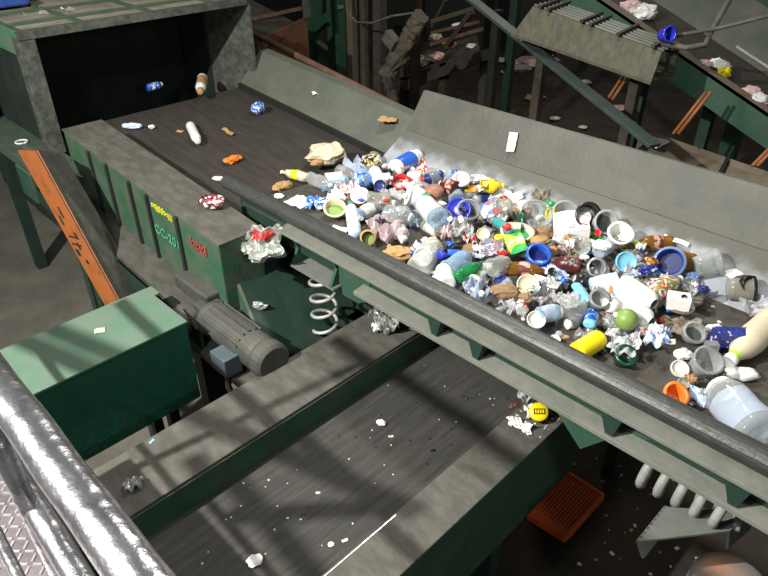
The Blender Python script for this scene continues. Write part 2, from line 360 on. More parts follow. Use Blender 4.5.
# ------------------------------------------------------------------ gear motor
gm = thing('gear_motor', 'dusty grey electric gear motor in the gap behind the green box', 'motor', (-2.9, 1.6, FLOOR))
rx = Matrix.Rotation(PI / 2, 4, 'Y')
def axisx(x, y, z): return Matrix.Translation((x, y, z)) @ rx
m0, m1 = at(214, 308, -.42), at(262, 350, -.42)
m1 = Vector((m1.x, m0.y, m1.z)); my, mz = m0.y - .03, -.46
R_ = .105; L_ = m1.x - m0.x
mbody = MB().lathe([(0, 0), (R_ * .9, 0), (R_, .02), (R_, L_ * .95), (R_ * .92, L_), (0, L_)], axisx(m0.x, my, mz), 24).build('motor_body', M['motor'], gm, bevel=.004)
for k in range(9):
    a = PI * (k + .5) / 9
    MB().box(m0.x + .06, m0.x + L_ * .8, -.004, .004, R_ * .97, R_ * 1.12, Matrix.Translation((0, my, mz)) @ Matrix.Rotation(a - PI / 2, 4, 'X')).build('cooling_fin', M['motor'], mbody)
MB().lathe([(0, 0), (R_ * .95, 0), (R_ * 1.06, .02), (R_ * 1.06, .08), (R_ * .9, .1), (0, .1)], axisx(m1.x, my, mz), 24).build('fan_cover', M['motor'], gm, bevel=.004)
tbox = MB().box(m1.x - .22, m1.x - .08, my - .2, my - .09, mz - .1, mz + .02).build('terminal_box', M['blue_box'], gm, bevel=.006)
g0_ = at(205, 283, -.36)
MB().box(g0_.x - .2, g0_.x + .17, g0_.y - .1, g0_.y + .1, -.55, -.34).build('gearbox', M['motor'], gm, bevel=.015)
MB().box(g0_.x + .1, m0.x + .04, my - .06, my + .08, -.54, -.38).build('adapter', M['motor'], gm, bevel=.01)
f_ = at(186, 316, -.45)
MB().lathe([(0, 0), (.06, 0), (.06, .12), (.09, .12), (.09, .16), (0, .16)], Matrix.Translation((f_.x, f_.y + .1, -.47)) @ Matrix.Rotation(PI / 2, 4, 'X'), 20).build('shaft_flange', M['motor'], gm, bevel=.003)
f_ = at(243, 287, -.42)
MB().lathe([(0, 0), (.05, 0), (.05, .1), (.11, .12), (.11, .18), (0, .18)], Matrix.Translation((f_.x, f_.y - .14, -.44)) @ Matrix.Rotation(-PI / 2, 4, 'X'), 20).build('coupling', M['motor'], gm, bevel=.003)
MB().box(g0_.x - .25, m1.x + .1, my - .16, my + .16, -.62, -.59).build('base_plate', M['grey_guard'], gm)
MB().box(m0.x, m1.x, my - .05, my + .05, -.59, mz - R_ * .8).build('motor_foot', M['motor'], gm)
MB().tube([(m1.x - .15, my - .15, mz - .1), (m1.x - .13, my - .17, mz - .2), (m1.x - .1, my - .15, mz - .33)], .018, 8).build('cable', M['dark'], tbox, smooth=True)
for xx in (g0_.x, m1.x): MB().box(xx - .05, xx + .05, my - .05, my + .05, FLOOR, -.62).build('leg', M['green_dark'], gm)

# ------------------------------------------------------------------ inclined orange belt guard
ob = thing('belt_guard', 'long sloping drive belt guard with orange side and grey top below the hood', 'machine cover', (-4.1, 1.25, FLOOR))
def ext(p, q, e0, e1): return p + (p - q) * e0, q + (q - p) * e1
a0, a1 = ext(atY(58, 192, 1.2), atY(117, 300, 1.2), .38, .1)
l0, l1 = ext(atY(41, 192, 1.19), atY(103, 302, 1.19), .38, .1)
r0, r1 = ext(atY(85, 192, 1.42), atY(140, 287, 1.42), .38, .12)
MB().prism([a0, a1, l1, l0], (0, .014, 0)).build('orange_side', M['orange'], ob)
MB().prism([a0, a1, r1, r0], (0, 0, .012)).build('top_sheet', M['grey_guard'], ob)
MB().prism([r0, r1, r1 + Vector((0, 0, -.13)), r0 + Vector((0, 0, -.13))], (0, -.012, 0)).build('far_side', M['green_dark'], ob)
MB().prism([a0, r0, r0 + Vector((-.25, .02, -.03)), a0 + Vector((-.25, 0, -.03))], (0, 0, -.02)).build('top_shelf', M['grey_guard'], ob)
d_ = (a1 - a0).normalized()
dl = (l0 - a0)
for t, l, h0, h1 in ((.52, .05, .25, .35), (.55, .012, .3, .7), (.59, .05, .4, .5), (.6, .012, .3, .75), (.64, .05, .6, .75), (.36, .08, .4, .47), (.42, .07, .6, .68), (.7, .03, .4, .5)):
    p = a0.lerp(a1, t) + Vector((0, -.004, 0)); q_ = p + d_ * l
    MB().prism([p + dl * h0, q_ + dl * h0, q_ + dl * h1, p + dl * h1], (0, .004, 0)).build('worn_marking', M['black_mark'], ob)
for t in (.22, .4, .8):
    p = a0.lerp(a1, t); MB().box(p.x - .04, p.x + .04, 1.22, 1.28, FLOOR, p.z - .14).build('leg', M['green_dark'], ob)

# ------------------------------------------------------------------ walkway and handrail
wk = struct(MB().box(-2.35, 1.2, -1.0, .16, .185, .2).build('walkway_plate', M['diamond']))
tr = MB()
for i in range(60):
    for j in range(14):
        x, yy = -2.2 + i * .028, -.22 + j * .028
        a = PI / 4 if (i + j) % 2 else -PI / 4
        tr.box(-.012, .012, -.0028, .0028, 0, .003, Matrix.Translation((x, yy, .2)) @ Matrix.Rotation(a, 4, 'Z'))
o = tr.build('tread_lugs', M['tread'], wk); 
hr = thing('handrail', 'dented shiny galvanised pipe handrail beside the camera at the bottom left', 'railing', (-1, .1, .2))
def dent(pts_z, yy, r, name, amp):
    bm_pts = [(-4 + i * .02, yy + amp * math.sin(i * .9) * .3, pts_z + amp * math.sin(i * .55 + 1)) for i in range(240)]
    MB().tube(bm_pts, [r * (1 + amp * 8 * noise.noise((i * .21, yy, pts_z))) for i in range(240)], 20).build(name, M['galv'], hr, smooth=True)
def pipe(p, q, r, name, amp):
    d = (q - p).normalized(); L0 = p - d * 1.9
    pts = [L0 + d * (i * .02) + Vector((0, math.sin(i * .9) * .3, math.sin(i * .55 + 1))) * amp for i in range(165)]
    MB().tube(pts, [r * (1 + amp * 8 * noise.noise((i * .21, r * 90, 0))) for i in range(165)], 24).build(name, M['galv'], hr, smooth=True)
    return p, d
tp, td = pipe(at(50, 456, 1.3), at(138, 576, 1.3), .0222, 'top_rail', .0016)
pipe(at(6, 458, .82), at(77, 576, .82), .0225, 'mid_rail', .0008)
pipe(at(3, 546, .4), at(18, 576, .4), .014, 'low_rail', .0004)
pp_ = at(54, 506, .8)
for xx in (-2.3, pp_.x):
    yy = tp.y + td.y * (xx - tp.x) / td.x
    MB().tube([(xx, yy, .2), (xx, yy, 1.29)], .017, 16).build('post', M['galv'], hr, smooth=True)
# ------------------------------------------------------------------ background
pr = thing('pipe_rail', 'thin brown pipe rail sloping behind the upper conveyor', 'railing', (-5, 4.2, FLOOR))
pa, pb = atY(238, 26, 4.25), atY(418, 117, 4.25)
MB().tube([pa - (pb - pa) * .2, pb], .032, 12).build('rail_pipe', M['rust'], pr, smooth=True)
for px, py in ((333, 75), (258, 38)):
    p = atY(px, py, 4.25); MB().box(p.x - .03, p.x + .03, 4.22, 4.28, FLOOR, p.z).build('post', M['rust'], pr)
sb = thing('steel_bin', 'red-brown open sheet steel bin behind the pipe rail', 'bin', (-7.5, 5.5, FLOOR))
A, B_ = atY(262, 39, 5.0), atY(307, 17, 5.9)
for p, q2, t in ((A, B_, .02),):
    n_ = (q2 - p).cross(Vector((0, 0, 1))).normalized()
    MB().prism([p, q2, (q2.x, q2.y, FLOOR), (p.x, p.y, FLOOR)], -n_ * .03).build('front_sheet', M['rust_sheet'], sb)
C_ = A + Vector((-2.2, -.3, .55)); D_ = B_ + Vector((-2.2, -.3, .55))
MB().prism([A, C_, (C_.x, C_.y, FLOOR), (A.x, A.y, FLOOR)], (0, .03, 0)).build('side_sheet', M['rust_sheet'], sb)
MB().prism([A + Vector((0, .1, -.1)), C_ + Vector((0, .1, -.1)), D_ + Vector((0, -.1, -.1)), B_ + Vector((0, -.1, -.1))], (0, 0, -.03)).build('fill_sheet', M['wood_dark'], sb)
MB().beam(A + Vector((-.6, .3, .12)), B_ + Vector((-.1, 0, .1)), .04, .04).build('top_bar', M['rust'], sb)
MB().beam(A, C_, .05, .05).build('rim', M['grey_guard'], sb); MB().beam(B_, B_ + Vector((-.05, 0, 1.2)), .07, .07).build('corner_post', M['grey_guard'], sb)
# timber posts
def post(px0, py0, px1, py1, Yd, w, mat, name, label, cat='post', z1=1.6):
    p = atY((px0 + px1) / 2, py1, Yd)
    return tag(MB().box(p.x - w / 2, p.x + w / 2, Yd, Yd + w, FLOOR, z1).build(name, M[mat], bevel=.01), label, cat)
post(345, 0, 357, 100, 5.6, .1, 'wood', 'timber_post', 'pale weathered upright timber post behind the pipe rail')
post(360, 0, 366, 100, 5.7, .08, 'wood_dark', 'timber_post', 'narrow brown post just right of the pale timber post')
post(371, 0, 382, 100, 5.9, .13, 'wood_dark', 'timber_post', 'dark thick post left of the leaning log')
post(408, 0, 415, 100, 7.4, .12, 'wood_dark', 'timber_post', 'dark upright post right of the leaning log')
def gnarl(pts, rr, mat, name, label, Yd, cat):
    P_ = [atY(px, py, Yd) for px, py in pts]
    Q = []
    for a, b in zip(P_, P_[1:]):
        for k in range(8): Q.append(a.lerp(b, k / 8))
    Q.append(P_[-1])
    mb = MB().tube(Q, [rr * (.85 + .25 * noise.noise((i * .9, 3, 1))) for i in range(len(Q))], 14)
    for v in mb.bm.verts:
        q = v.co; v.co = q + Vector(noise.noise_vector(Vector((q.x * 30, q.y * 30, q.z * 3)))) * .03 + Vector(noise.noise_vector(q * 4)) * .03
    return tag(mb.build(name, M[mat]), label, cat)
gnarl([(421, 16), (409, 38), (388, 74)], .11, 'wood', 'leaning_log', 'rough grey log leaning left between the dark posts', 5.5, 'log')
gnarl([(386, 78), (393, 100), (392, 135)], .07, 'wood_dark', 'ragged_stump', 'ragged dark upright stump below the leaning log', 5.4, 'stump')
p = atY(391, 40, 5.4)
tag(MB().box(-.09, .09, -.05, .05, -.07, .07, Matrix.Translation(p) @ Matrix.Rotation(.6, 4, 'Y')).build('junction_box', M['grey_guard'], bevel=.01), 'small pale box fixed to the leaning log', 'box')
# wire loop hanging off the posts
tag(MB().tube([atY(346, -10, 5.45), atY(347, 12, 5.45), atY(356, 22, 5.45), atY(372, 23, 5.45), atY(392, 16, 5.45), atY(420, 12, 5.6)], .012, 8).build('hanging_cable', M['grey_guard'], smooth=True), 'thin cable hanging in a loop across the timber posts', 'cable')
# timber racks with litter
rk = thing('timber_rack', 'dark timber rack littered with scraps behind the far plate', 'rack', (-6, 8, FLOOR))
for (x0, y0, x1, y1, w, mt) in ((405, 86, 486, 55, .2, 'wood_dark'), (405, 52, 482, 29, .07, 'rust'), (430, 22, 472, 9, .08, 'wood'), (448, 45, 472, 12, .09, 'wood_dark'), (430, 33, 478, 22, .06, 'rust'), (405, 118, 432, 98, .1, 'wood_dark'), (425, 40, 446, 0, .06, 'wood_dark')):
    MB().beam(atY(x0, y0, 7.6), atY(x1, y1, 7.6), w, w * .7).build('timber', M[mt], rk)
MB().prism([atY(400, 78, 7.65), atY(480, 50, 7.65), atY(476, 34, 8.4), atY(404, 58, 8.4)], (0, 0, -.05)).build('shelf_board', M['wood_dark'], rk)
for px in (405, 445, 486):
    pp = atY(px, 60, 7.7); MB().box(pp.x - .06, pp.x + .06, 7.65, 7.75, FLOOR, pp.z).build('upright', M['wood_dark'], rk)
post(484, 30, 492, 95, 6.8, .1, 'dark', 'steel_post', 'black steel post right of the timber rack', z1=.3)
post(500, 45, 508, 95, 8.2, .12, 'green_dark', 'steel_post', 'dark green steel post near the lilac bags', z1=.2)
# inclined green angle iron
tag(MB().beam(atY(455, -14, 5.6), atY(655, 146, 4.6), .11, .03).build('angle_iron', surf('dull_green_angle', (.03, .05, .043), (.05, .062, .054), rough=.6), bevel=.004), 'long sloping dull green steel bar behind the far plate', 'beam')
# gutter beam with bars
gt = thing('gutter_beam', 'stained steel gutter sloping down with cross bars on top', 'beam', (-3, 5, FLOOR))
GY = 5.0
g0, g1 = atY(511, 36, GY), atY(650, 85, GY)
up_ = Vector((0, .1, .0))
t0, t1 = atY(533, 6, GY + .1), atY(662, 52, GY + .1)
MB().prism([g0, g1, t1, t0], (0, .02, 0)).build('front_face', M['stain'], gt, bevel=.003)
dv = Vector((0, .4, .0))
MB().prism([g0 , g1, g1 + dv, g0 + dv], (0, 0, .02)).build('bottom', M['stain'], gt)
MB().prism([g0 + dv, g1 + dv, t1 + Vector((.0, .3, 0)), t0 + Vector((0, .3, 0))], (0, .02, 0)).build('back_face', M['stain'], gt)
for k in range(5):
    e = Vector((0, .03 + .07 * k, .005)); MB().tube([t0 + e, t1 + e], .011, 8).build('rod', M['ledge'], gt, smooth=True)
for t in (.06, .13, .4, .47, .68, .93):
    p = t0.lerp(t1, t); MB().beam(p + Vector((.02, -.04, .02)), p + Vector((-.02, .36, .03)), .03, .02).build('cross_bar', M['wood_dark'], gt)
for t in (.1, .8):
    p = g0.lerp(g1, t); MB().box(p.x - .04, p.x + .04, GY + .3, GY + .38, FLOOR, p.z).build('leg', M['wood_dark'], gt)
# right hand conveyor
rc = thing('belt_conveyor', 'green sided belt conveyor descending at the top right corner', 'conveyor', (-2, 7, FLOOR))
c0, c1 = atY(560, -28, 6.0), atY(790, 128, 6.0)
dx = c1 - c0
lat = Vector((.25, .97, 0))
def strip(o0, o1, name, mat, th=.03):
    MB().prism([c0 + o0, c1 + o0, c1 + o1, c0 + o1], (0, 0, -th)).build(name, M[mat], rc)
strip(lat * .0, lat * .1, 'near_cap', 'tan')
MB().prism([c0, c1, c1 + Vector((0, 0, -.26)), c0 + Vector((0, 0, -.26))], (0, .02, 0)).build('near_side', M['green'], rc)
strip(lat * .1 + Vector((0, 0, -.1)), lat * .85 + Vector((0, 0, -.1)), 'belt', 'belt')
strip(lat * .8 + Vector((0, 0, -.1)), lat * 1.25 + Vector((0, 0, .22)), 'far_guard', 'grey_green')
w0 = c0.lerp(c1, .55) + lat * .84 + Vector((0, 0, -.05)); MB().beam(w0, w0 + dx * .4, .02, .02).build('worn_edge', M['tread'], rc)
for t in (.3, .6, .95):
    p = c0.lerp(c1, t) + lat * .5; MB().box(p.x - .05, p.x + .05, p.y - .05, p.y + .05, FLOOR, p.z - .2).build('leg', M['green_dark'], rc)
# orange hanger rods
for (x0, y0, x1, y1, s, nm) in ((623, 76, 605, 103, 5, 'by the gutter end'), (706, 92, 673, 134, 5, 'under the descending conveyor'), (772, 146, 752, 166, 5, 'at the right edge'), (556, 40, 548, 58, 4, 'under the upper end of the gutter')):
    for k, w in enumerate(('left', 'right')):
        a, b = atY(x0 + k * s, y0, 5.5), atY(x1 + k * s, y1, 5.35)
        tag(MB().tube([a, b], .014, 8).build('brace_rod', M['rod'], smooth=True), '%s one of the two slanting orange rods %s' % (w, nm), 'rod', 'orange brace rods')
tb = MB().prism([at(641, 128, -.35), at(775, 174, -.35), at(790, 205, -.5), at(633, 160, -.5)], (0, 0, -.03))
tag(tb.build('tan_board', M['tan']), 'long tan board lying behind the far feeder plate', 'board')
tag(MB().beam(at(727, 160, -.36), at(719, 176, -.44), .03, .06).build('black_bar', M['dark']), 'short black bar lying across the tan board', 'bar')
# hose and machine frame top right
tag(MB().tube([atY(655, 42, 5.2), atY(685, 48, 5.2), atY(705, 45, 5.3), atY(712, 30, 5.4), atY(735, -10, 5.6)], .022, 8).build('grey_hose', M['grey_guard'], smooth=True), 'grey hose rising from the gutter end to the top edge', 'hose')
tag(MB().tube([atY(662, 38, 5.3), atY(720, 28, 5.3), atY(775, 14, 5.3)], .014, 8).build('grey_cable', M['grey_guard'], smooth=True), 'thin taut cable running right from the gutter end', 'cable')
fr = thing('machine_frame', 'dark green machine frame in the top right corner', 'frame', (-3, 9.5, FLOOR))
for (x0, y0, x1, y1, w) in ((690, -20, 690, 14, .2), (735, -20, 768, 10, .25), (760, 15, 752, 60, .25), (680, 4, 775, 20, .18)):
    MB().beam(atY(x0, y0, 9), atY(x1, y1, 9), w, w).build('frame_member', M['green'], fr)
MB().prism([atY(670, -30, 9.3), atY(800, -30, 9.3), atY(800, 70, 9.3), atY(670, 10, 9.3)], (0, .05, 0)).build('frame_panel', M['green'], fr)
p = atY(760, 40, 9); MB().box(p.x - .1, p.x + .1, 9, 9.2, FLOOR, p.z).build('leg', M['green'], fr)
# green post behind bin
gp = thing('support_frame', 'dark green braced steel frame behind the pipe rail', 'frame', (-7.5, 7, FLOOR))
for (x0, y0, x1, y1, w) in ((312, -20, 314, 90, .22), (310, 35, 340, 5, .12), (335, -20, 338, 90, .2), (312, 40, 336, 60, .12)):
    MB().beam(atY(x0, y0, 7), atY(x1, y1, 7), w, w).build('member', M['green'], gp)
# orange grille on the ground
og = thing('plastic_crate', 'orange slatted plastic crate lying on the ground below the feeder', 'crate', at(562, 505, FLOOR))
G = [at(530, 514, FLOOR + .06), at(566, 473, FLOOR + .1), at(603, 497, FLOOR + .1), at(568, 537, FLOOR + .1)]
for i in range(4):
    MB().beam(G[i], G[(i + 1) % 4], .018 if i != 3 else .07, .05).build('side', M['orange_bright'], og)
for i in range(12):
    t = (i + 1) / 13; MB().beam(G[0].lerp(G[3], t), G[1].lerp(G[2], t), .014, .015).build('slat', M['orange_bright'], og)
oc = at(733, 585, -.75)
bmo = bmesh.new(); 
mb = MB(); mb.lathe([(0, 0), (.13, 0), (.17, .04), (.17, .14), (.12, .18), (0, .19)], Matrix.Translation((oc.x, oc.y, -.9)), 28)
tag(mb.build('round_cover', surf('orange_grey_cover', (.45, .2, .12), (.25, .26, .24), rough=.6, scale=6), bevel=.02, smooth=True), 'rounded orange cover at the bottom right corner below the feeder', 'cover')
pe = MB().box(oc.x - .05, oc.x + .05, oc.y - .05, oc.y + .05, FLOOR, -.9).build('pedestal', M['green_dark'])
cov = bpy.data.objects['round_cover']; pe.parent = cov; pe.matrix_parent_inverse = Matrix.Translation(-cov.location); pe.location = pe.location
# unseen railing added behind the camera, shaped to shadow the lower belt
LAMP = Vector((-2.65, -2.1, 3.5))
sr = thing('added_railing', 'unseen pipe railing added to shadow the lower belt', 'railing', (-2, -.8, .2))
def toward(p, f): return p.lerp(LAMP, f)
def bar(a, b, f0, f1, r, name): MB().tube([toward(a, f0), toward(b, f1)], r, 12).build(name, M['galv'], sr, smooth=True)
a1_, a2_ = at(275, 450, LB), at(400, 505, LB)
dA = a2_ - a1_
bar(a1_ - dA * 2.6, a2_ + dA * .35, .45, .45, .028, 'top_rail')
bar(at(53, 329, -.3) - dA * .3, at(113, 355, -.3) + dA * .2, .45, .45, .028, 'mid_rail')
bar(at(230, 517, LB), a2_, .45, .45, .027, 'brace')
bar(at(225, 470, LB), at(330, 595, LB), .45, .45, .027, 'brace')
# ------------------------------------------------------------------ lights
def lamp(name, loc, target, power, size, color=(1, .97, .9), spread=None):
    l = bpy.data.lights.new(name, 'AREA'); l.shape = 'DISK'; l.size = size; l.energy = power; l.color = color
    o = bpy.data.objects.new(name, l); COL.objects.link(o); o.location = loc
    o.rotation_euler = (Vector(target) - Vector(loc)).to_track_quat('-Z', 'Y').to_euler()
    return o
lamp('stair_lamp', LAMP, (-1.6, 1.6, -.4), 430, .08)
lamp('feeder_lamp', (-2.6, 3.3, 3.4), (-1.5, 2.4, 0), 75, .3)
lamp('background_fill', (-5.5, 9.5, 4.5), (-4, 7, -1), 65, .5, (1, .9, .8))  # unseen fill light added to lift the background
lamp('side_fill', (2.6, .6, 2.6), (-1, 1.6, -1.2), 28, .4)  # added fill for the dark panel faces, no fixture here
lamp('handrail_fill', (-1.2, -.9, 3.2), (-.9, .1, 1.0), 45, .6)  # added fill that lays a wide highlight on the handrail
w = bpy.data.worlds.new('world'); SC.world = w; w.use_nodes = True
w.node_tree.nodes['Background'].inputs[0].default_value = (.5, .55, .5, 1); w.node_tree.nodes['Background'].inputs[1].default_value = .15
vs = SC.view_settings; vs.view_transform = 'Standard'; vs.look = 'None'; vs.exposure = 0.45; vs.gamma = 1; vs.use_curve_mapping = False
# ------------------------------------------------------------------ the plastic waste
def plain(name, col, rough=.4, spec=.5, dirt=.25, sss=0):
    m, nt, b = new_mat(name)
    tc = N(nt, 'ShaderNodeTexCoord'); no = N(nt, 'ShaderNodeTexNoise'); no.inputs['Scale'].default_value = 22; no.inputs['Detail'].default_value = 4
    nt.links.new(tc.outputs['Object'], no.inputs['Vector'])
    mr = N(nt, 'ShaderNodeMapRange'); mr.inputs['From Min'].default_value = .5; mr.inputs['From Max'].default_value = .75; mr.inputs['To Max'].default_value = dirt
    nt.links.new(no.outputs['Fac'], mr.inputs['Value'])
    mx = N(nt, 'ShaderNodeMix', data_type='RGBA'); mx.inputs[6].default_value = rgb(col); mx.inputs[7].default_value = rgb([c * .45 + .02 for c in col])
    nt.links.new(mr.outputs['Result'], mx.inputs[0]); nt.links.new(mx.outputs[2], b.inputs['Base Color'])
    b.inputs['Roughness'].default_value = rough; b.inputs['Specular IOR Level'].default_value = spec
    return m
def see_through(name, col, amount=.5, rough=.12):
    m, nt, b = new_mat(name)
    b.inputs['Base Color'].default_value = rgb(col); b.inputs['Roughness'].default_value = rough
    tr = N(nt, 'ShaderNodeBsdfTransparent'); tr.inputs[0].default_value = rgb([.5 + .5 * c / max(col) for c in col])
    lw = N(nt, 'ShaderNodeLayerWeight'); lw.inputs['Blend'].default_value = .35
    mr = N(nt, 'ShaderNodeMapRange'); mr.inputs['To Min'].default_value = 1 - amount; mr.inputs['To Max'].default_value = 1
    nt.links.new(lw.outputs['Facing'], mr.inputs['Value'])
    mx = N(nt, 'ShaderNodeMixShader'); nt.links.new(mr.outputs['Result'], mx.inputs[0]); nt.links.new(tr.outputs[0], mx.inputs[1]); nt.links.new(b.outputs[0], mx.inputs[2])
    nt.links.new(mx.outputs[0], nt.nodes['Material Output'].inputs['Surface'])
    return m
def printed(name, cols, scale=14, rough=.45, stretch=(1, 1, 1)):
    m, nt, b = new_mat(name)
    tc = N(nt, 'ShaderNodeTexCoord'); mp = N(nt, 'ShaderNodeMapping'); mp.inputs['Scale'].default_value = stretch
    nt.links.new(tc.outputs['Object'], mp.inputs['Vector'])
    no = N(nt, 'ShaderNodeTexNoise'); no.inputs['Scale'].default_value = scale; no.inputs['Detail'].default_value = 1.5
    nt.links.new(mp.outputs['Vector'], no.inputs['Vector'])
    cr = N(nt, 'ShaderNodeValToRGB'); cr.color_ramp.interpolation = 'CONSTANT'
    el = cr.color_ramp.elements
    n = len(cols)
    for i, c in enumerate(cols):
        pos = 0 if i == 0 else .3 + .4 * i / n
        e = el[i] if i < 2 else el.new(pos)
        e.position = pos; e.color = rgb(c)
    nt.links.new(no.outputs['Fac'], cr.inputs['Fac']); nt.links.new(cr.outputs['Color'], b.inputs['Base Color'])
    b.inputs['Roughness'].default_value = rough
    return m
W_ = (.82, .82, .8)
T = dict(
    white=plain('white_plastic', W_, .35), whitedull=plain('dull_white_plastic', (.62, .62, .58), .5, dirt=.5), cream=plain('cream_plastic', (.62, .56, .4), .5), paper=plain('white_paper', (.78, .77, .74), .8, .2),
    lightblue=plain('light_blue_plastic', (.2, .55, .75), .35), paleblue=plain('pale_blue_plastic', (.55, .66, .88), .4), blue=plain('blue_plastic', (.025, .12, .55), .3), cobalt=plain('cobalt_plastic', (.03, .04, .5), .25), navy=plain('navy_plastic', (.015, .025, .14), .35),
    red=plain('red_plastic', (.6, .02, .02), .35), maroon=plain('maroon_plastic', (.08, .012, .012), .35), orange=plain('orange_plastic', (.8, .25, .02), .35), orangewhite=plain('dark_orange_plastic', (.75, .2, .03), .4), yellow=plain('yellow_plastic', (.85, .68, .01), .35),
    lime=plain('lime_plastic', (.45, .7, .06), .35), olive=plain('olive_green_plastic', (.2, .3, .07), .45), green=plain('green_plastic', (.02, .3, .09), .35), darkgreen=plain('dark_green_plastic', (.008, .06, .03), .3), teal=plain('teal_plastic', (.05, .28, .27), .4),
    black=plain('black_plastic', (.012, .012, .013), .35), grey=plain('grey_plastic', (.2, .2, .2), .45), darkgrey=plain('dark_grey_plastic', (.06, .065, .07), .45), brown=plain('brown_plastic', (.14, .05, .03), .5), tan=plain('tan_scrap', (.42, .25, .1), .8), rag=plain('brown_rag', (.25, .16, .08), .85), pink=plain('pinkish_plastic', (.6, .42, .42), .45), mauve=plain('brownish_pink_plastic', (.3, .14, .1), .5),
    amber=see_through('amber_plastic', (.2, .09, .015), .3), clear=see_through('clear_plastic', (.45, .47, .47), .8), dimclear=see_through('dusty_clear_plastic', (.35, .34, .3), .66, .22), clearblue=see_through('clear_blue_plastic', (.4, .55, .7), .7), cleargreen=see_through('clear_green_plastic', (.02, .22, .07), .3), frosted=see_through('frosted_plastic', (.5, .52, .5), .62, .3), film=see_through('clear_film', (.66, .67, .69), .7, .06), pinkfilm=see_through('pinkish_film', (.68, .56, .58), .62, .1), bluefilm=see_through('bluish_film', (.55, .62, .75), .6, .1), brownfilm=see_through('brownish_film', (.36, .31, .24), .55, .15),
    p_blue=printed('blue_white_print', [W_, (.1, .3, .75), (.02, .08, .45), W_], 24), p_red=printed('red_white_print', [W_, (.78, .7, .6), (.55, .03, .02), W_], 24), p_green=printed('green_white_print', [W_, (.7, .7, .05), (.03, .4, .1), (.03, .35, .09)], 10), p_multi=printed('mixed_print', [(.75, .75, .7), (.5, .15, .04), (.1, .3, .1), (.7, .65, .6), (.45, .05, .05)], 22),
    p_navy=printed('navy_print', [(.015, .02, .13), (.02, .04, .28), (.02, .02, .12), (.45, .45, .55)], 30), p_text=printed('small_text_print', [(.75, .75, .75), (.72, .72, .74), (.3, .3, .33), (.75, .75, .75)], 60), p_brown=printed('brown_label_print', [(.12, .03, .02), (.5, .3, .25), (.2, .06, .03)], 18), p_orange=printed('orange_dark_print', [(.6, .2, .02), (.05, .03, .02), (.7, .4, .1)], 40), p_foil=printed('foil_print', [(.6, .58, .5), (.02, .02, .02), (.55, .42, .06), (.7, .7, .72)], 20, .3), p_stripe=printed('striped_wrapper', [(.75, .75, .75), (.08, .06, .16), (.75, .72, .75), (.08, .05, .16)], 30, .4, (1, 5, 1)), p_pbox=printed('blue_red_print', [W_, W_, (.05, .2, .6), (.65, .08, .05)], 18), p_yel=printed('yellow_brown_print', [(.7, .65, .03), (.25, .13, .02), (.75, .7, .1)], 16), p_wor=printed('orange_white_print', [W_, W_, (.8, .3, .04), (.7, .6, .3)], 14), p_redfoil=printed('red_black_foil', [(.6, .6, .6), (.02, .02, .02), (.4, .03, .05), (.5, .5, .5)], 24, .3),
)
m, nt, b = new_mat('foil'); b.inputs['Base Color'].default_value = (.66, .69, .66, 1); b.inputs['Metallic'].default_value = .75; b.inputs['Roughness'].default_value = .3; T['foil'] = m
m, nt, b = new_mat('grey_foil'); b.inputs['Base Color'].default_value = (.4, .4, .42, 1); b.inputs['Metallic'].default_value = .5; b.inputs['Roughness'].default_value = .35; T['greyfoil'] = m

# height map of what the waste lies on
GX0, GY0, GS, GNX, GNY = -6.0, 1.5, .012, 600, 200
xs = GX0 + (np.arange(GNX) + .5) * GS; ys = GY0 + (np.arange(GNY) + .5) * GS
XX, YY = np.meshgrid(xs, ys, indexing='ij')
HM = np.where(XX < -3.14, -.2 + (-2.9 - XX) * BS, 0.0)
HM = np.where((XX >= -3.14) & (YY > 3.0), (YY - 3.0) * .2 / .27, HM)
HM = np.where((XX >= -3.14) & (YY > 3.27), .2 + (YY - 3.27) * 2, HM)
HM = np.where((XX > -3.3) & (YY < 2.03), .13, HM)
BASE = HM.copy()
def cells(V):
    i = np.clip(((V[:, 0] - GX0) / GS).astype(int), 1, GNX - 2); j = np.clip(((V[:, 1] - GY0) / GS).astype(int), 1, GNY - 2)
    return i, j
rng = random.Random(11)
def grain(V, amp, freq, seed):
    if amp == 0: return V
    return np.array([np.array(v) + np.array(noise.noise_vector(Vector(v) * freq + Vector((seed, seed * .7, 0)))) * amp for v in V])
def facet(V, amp, freq, seed, k=6):
    r = np.random.RandomState(int(seed * 100) % 100000)
    out = V.copy(); S = np.zeros(len(V))
    for i in range(k):
        n = r.normal(size=3); n /= np.linalg.norm(n)
        t = V @ n * freq * (1 + .6 * i) + r.rand() * 4
        S += (np.abs((t % 2) - 1) - .5) / (1 + .4 * i)
    return S * amp
class Part:
    def __init__(s, name, V, F, mat, smooth=True, parent=None, label=None): s.name, s.V, s.F, s.mat, s.smooth, s.parent, s.label = name, np.array(V, float), F, mat, smooth, parent, label
def lathe_part(name, prof, mat, n=18, **k):
    V, F, rings = [], [], []
    for r, z in prof:
        if r < 1e-5: rings.append([len(V)]); V.append((0, 0, z))
        else:
            rings.append(list(range(len(V), len(V) + n)))
            V += [(r * math.cos(2 * PI * i / n), r * math.sin(2 * PI * i / n), z) for i in range(n)]
    for a, b_ in zip(rings, rings[1:]):
        for i in range(n):
            j = (i + 1) % n
            if len(a) == 1 and len(b_) == 1: continue
            if len(a) == 1: F.append((a[0], b_[j], b_[i]))
            elif len(b_) == 1: F.append((a[i], a[j], b_[0]))
            else: F.append((a[i], a[j], b_[j], b_[i]))
    return Part(name, V, F, mat, **k)
def dense(prof, step):
    out = [prof[0]]
    for a, b_ in zip(prof, prof[1:]):
        m_ = max(1, int(math.hypot(b_[0] - a[0], b_[1] - a[1]) / step))
        out += [(a[0] + (b_[0] - a[0]) * i / m_, a[1] + (b_[1] - a[1]) * i / m_) for i in range(1, m_ + 1)]
    return out
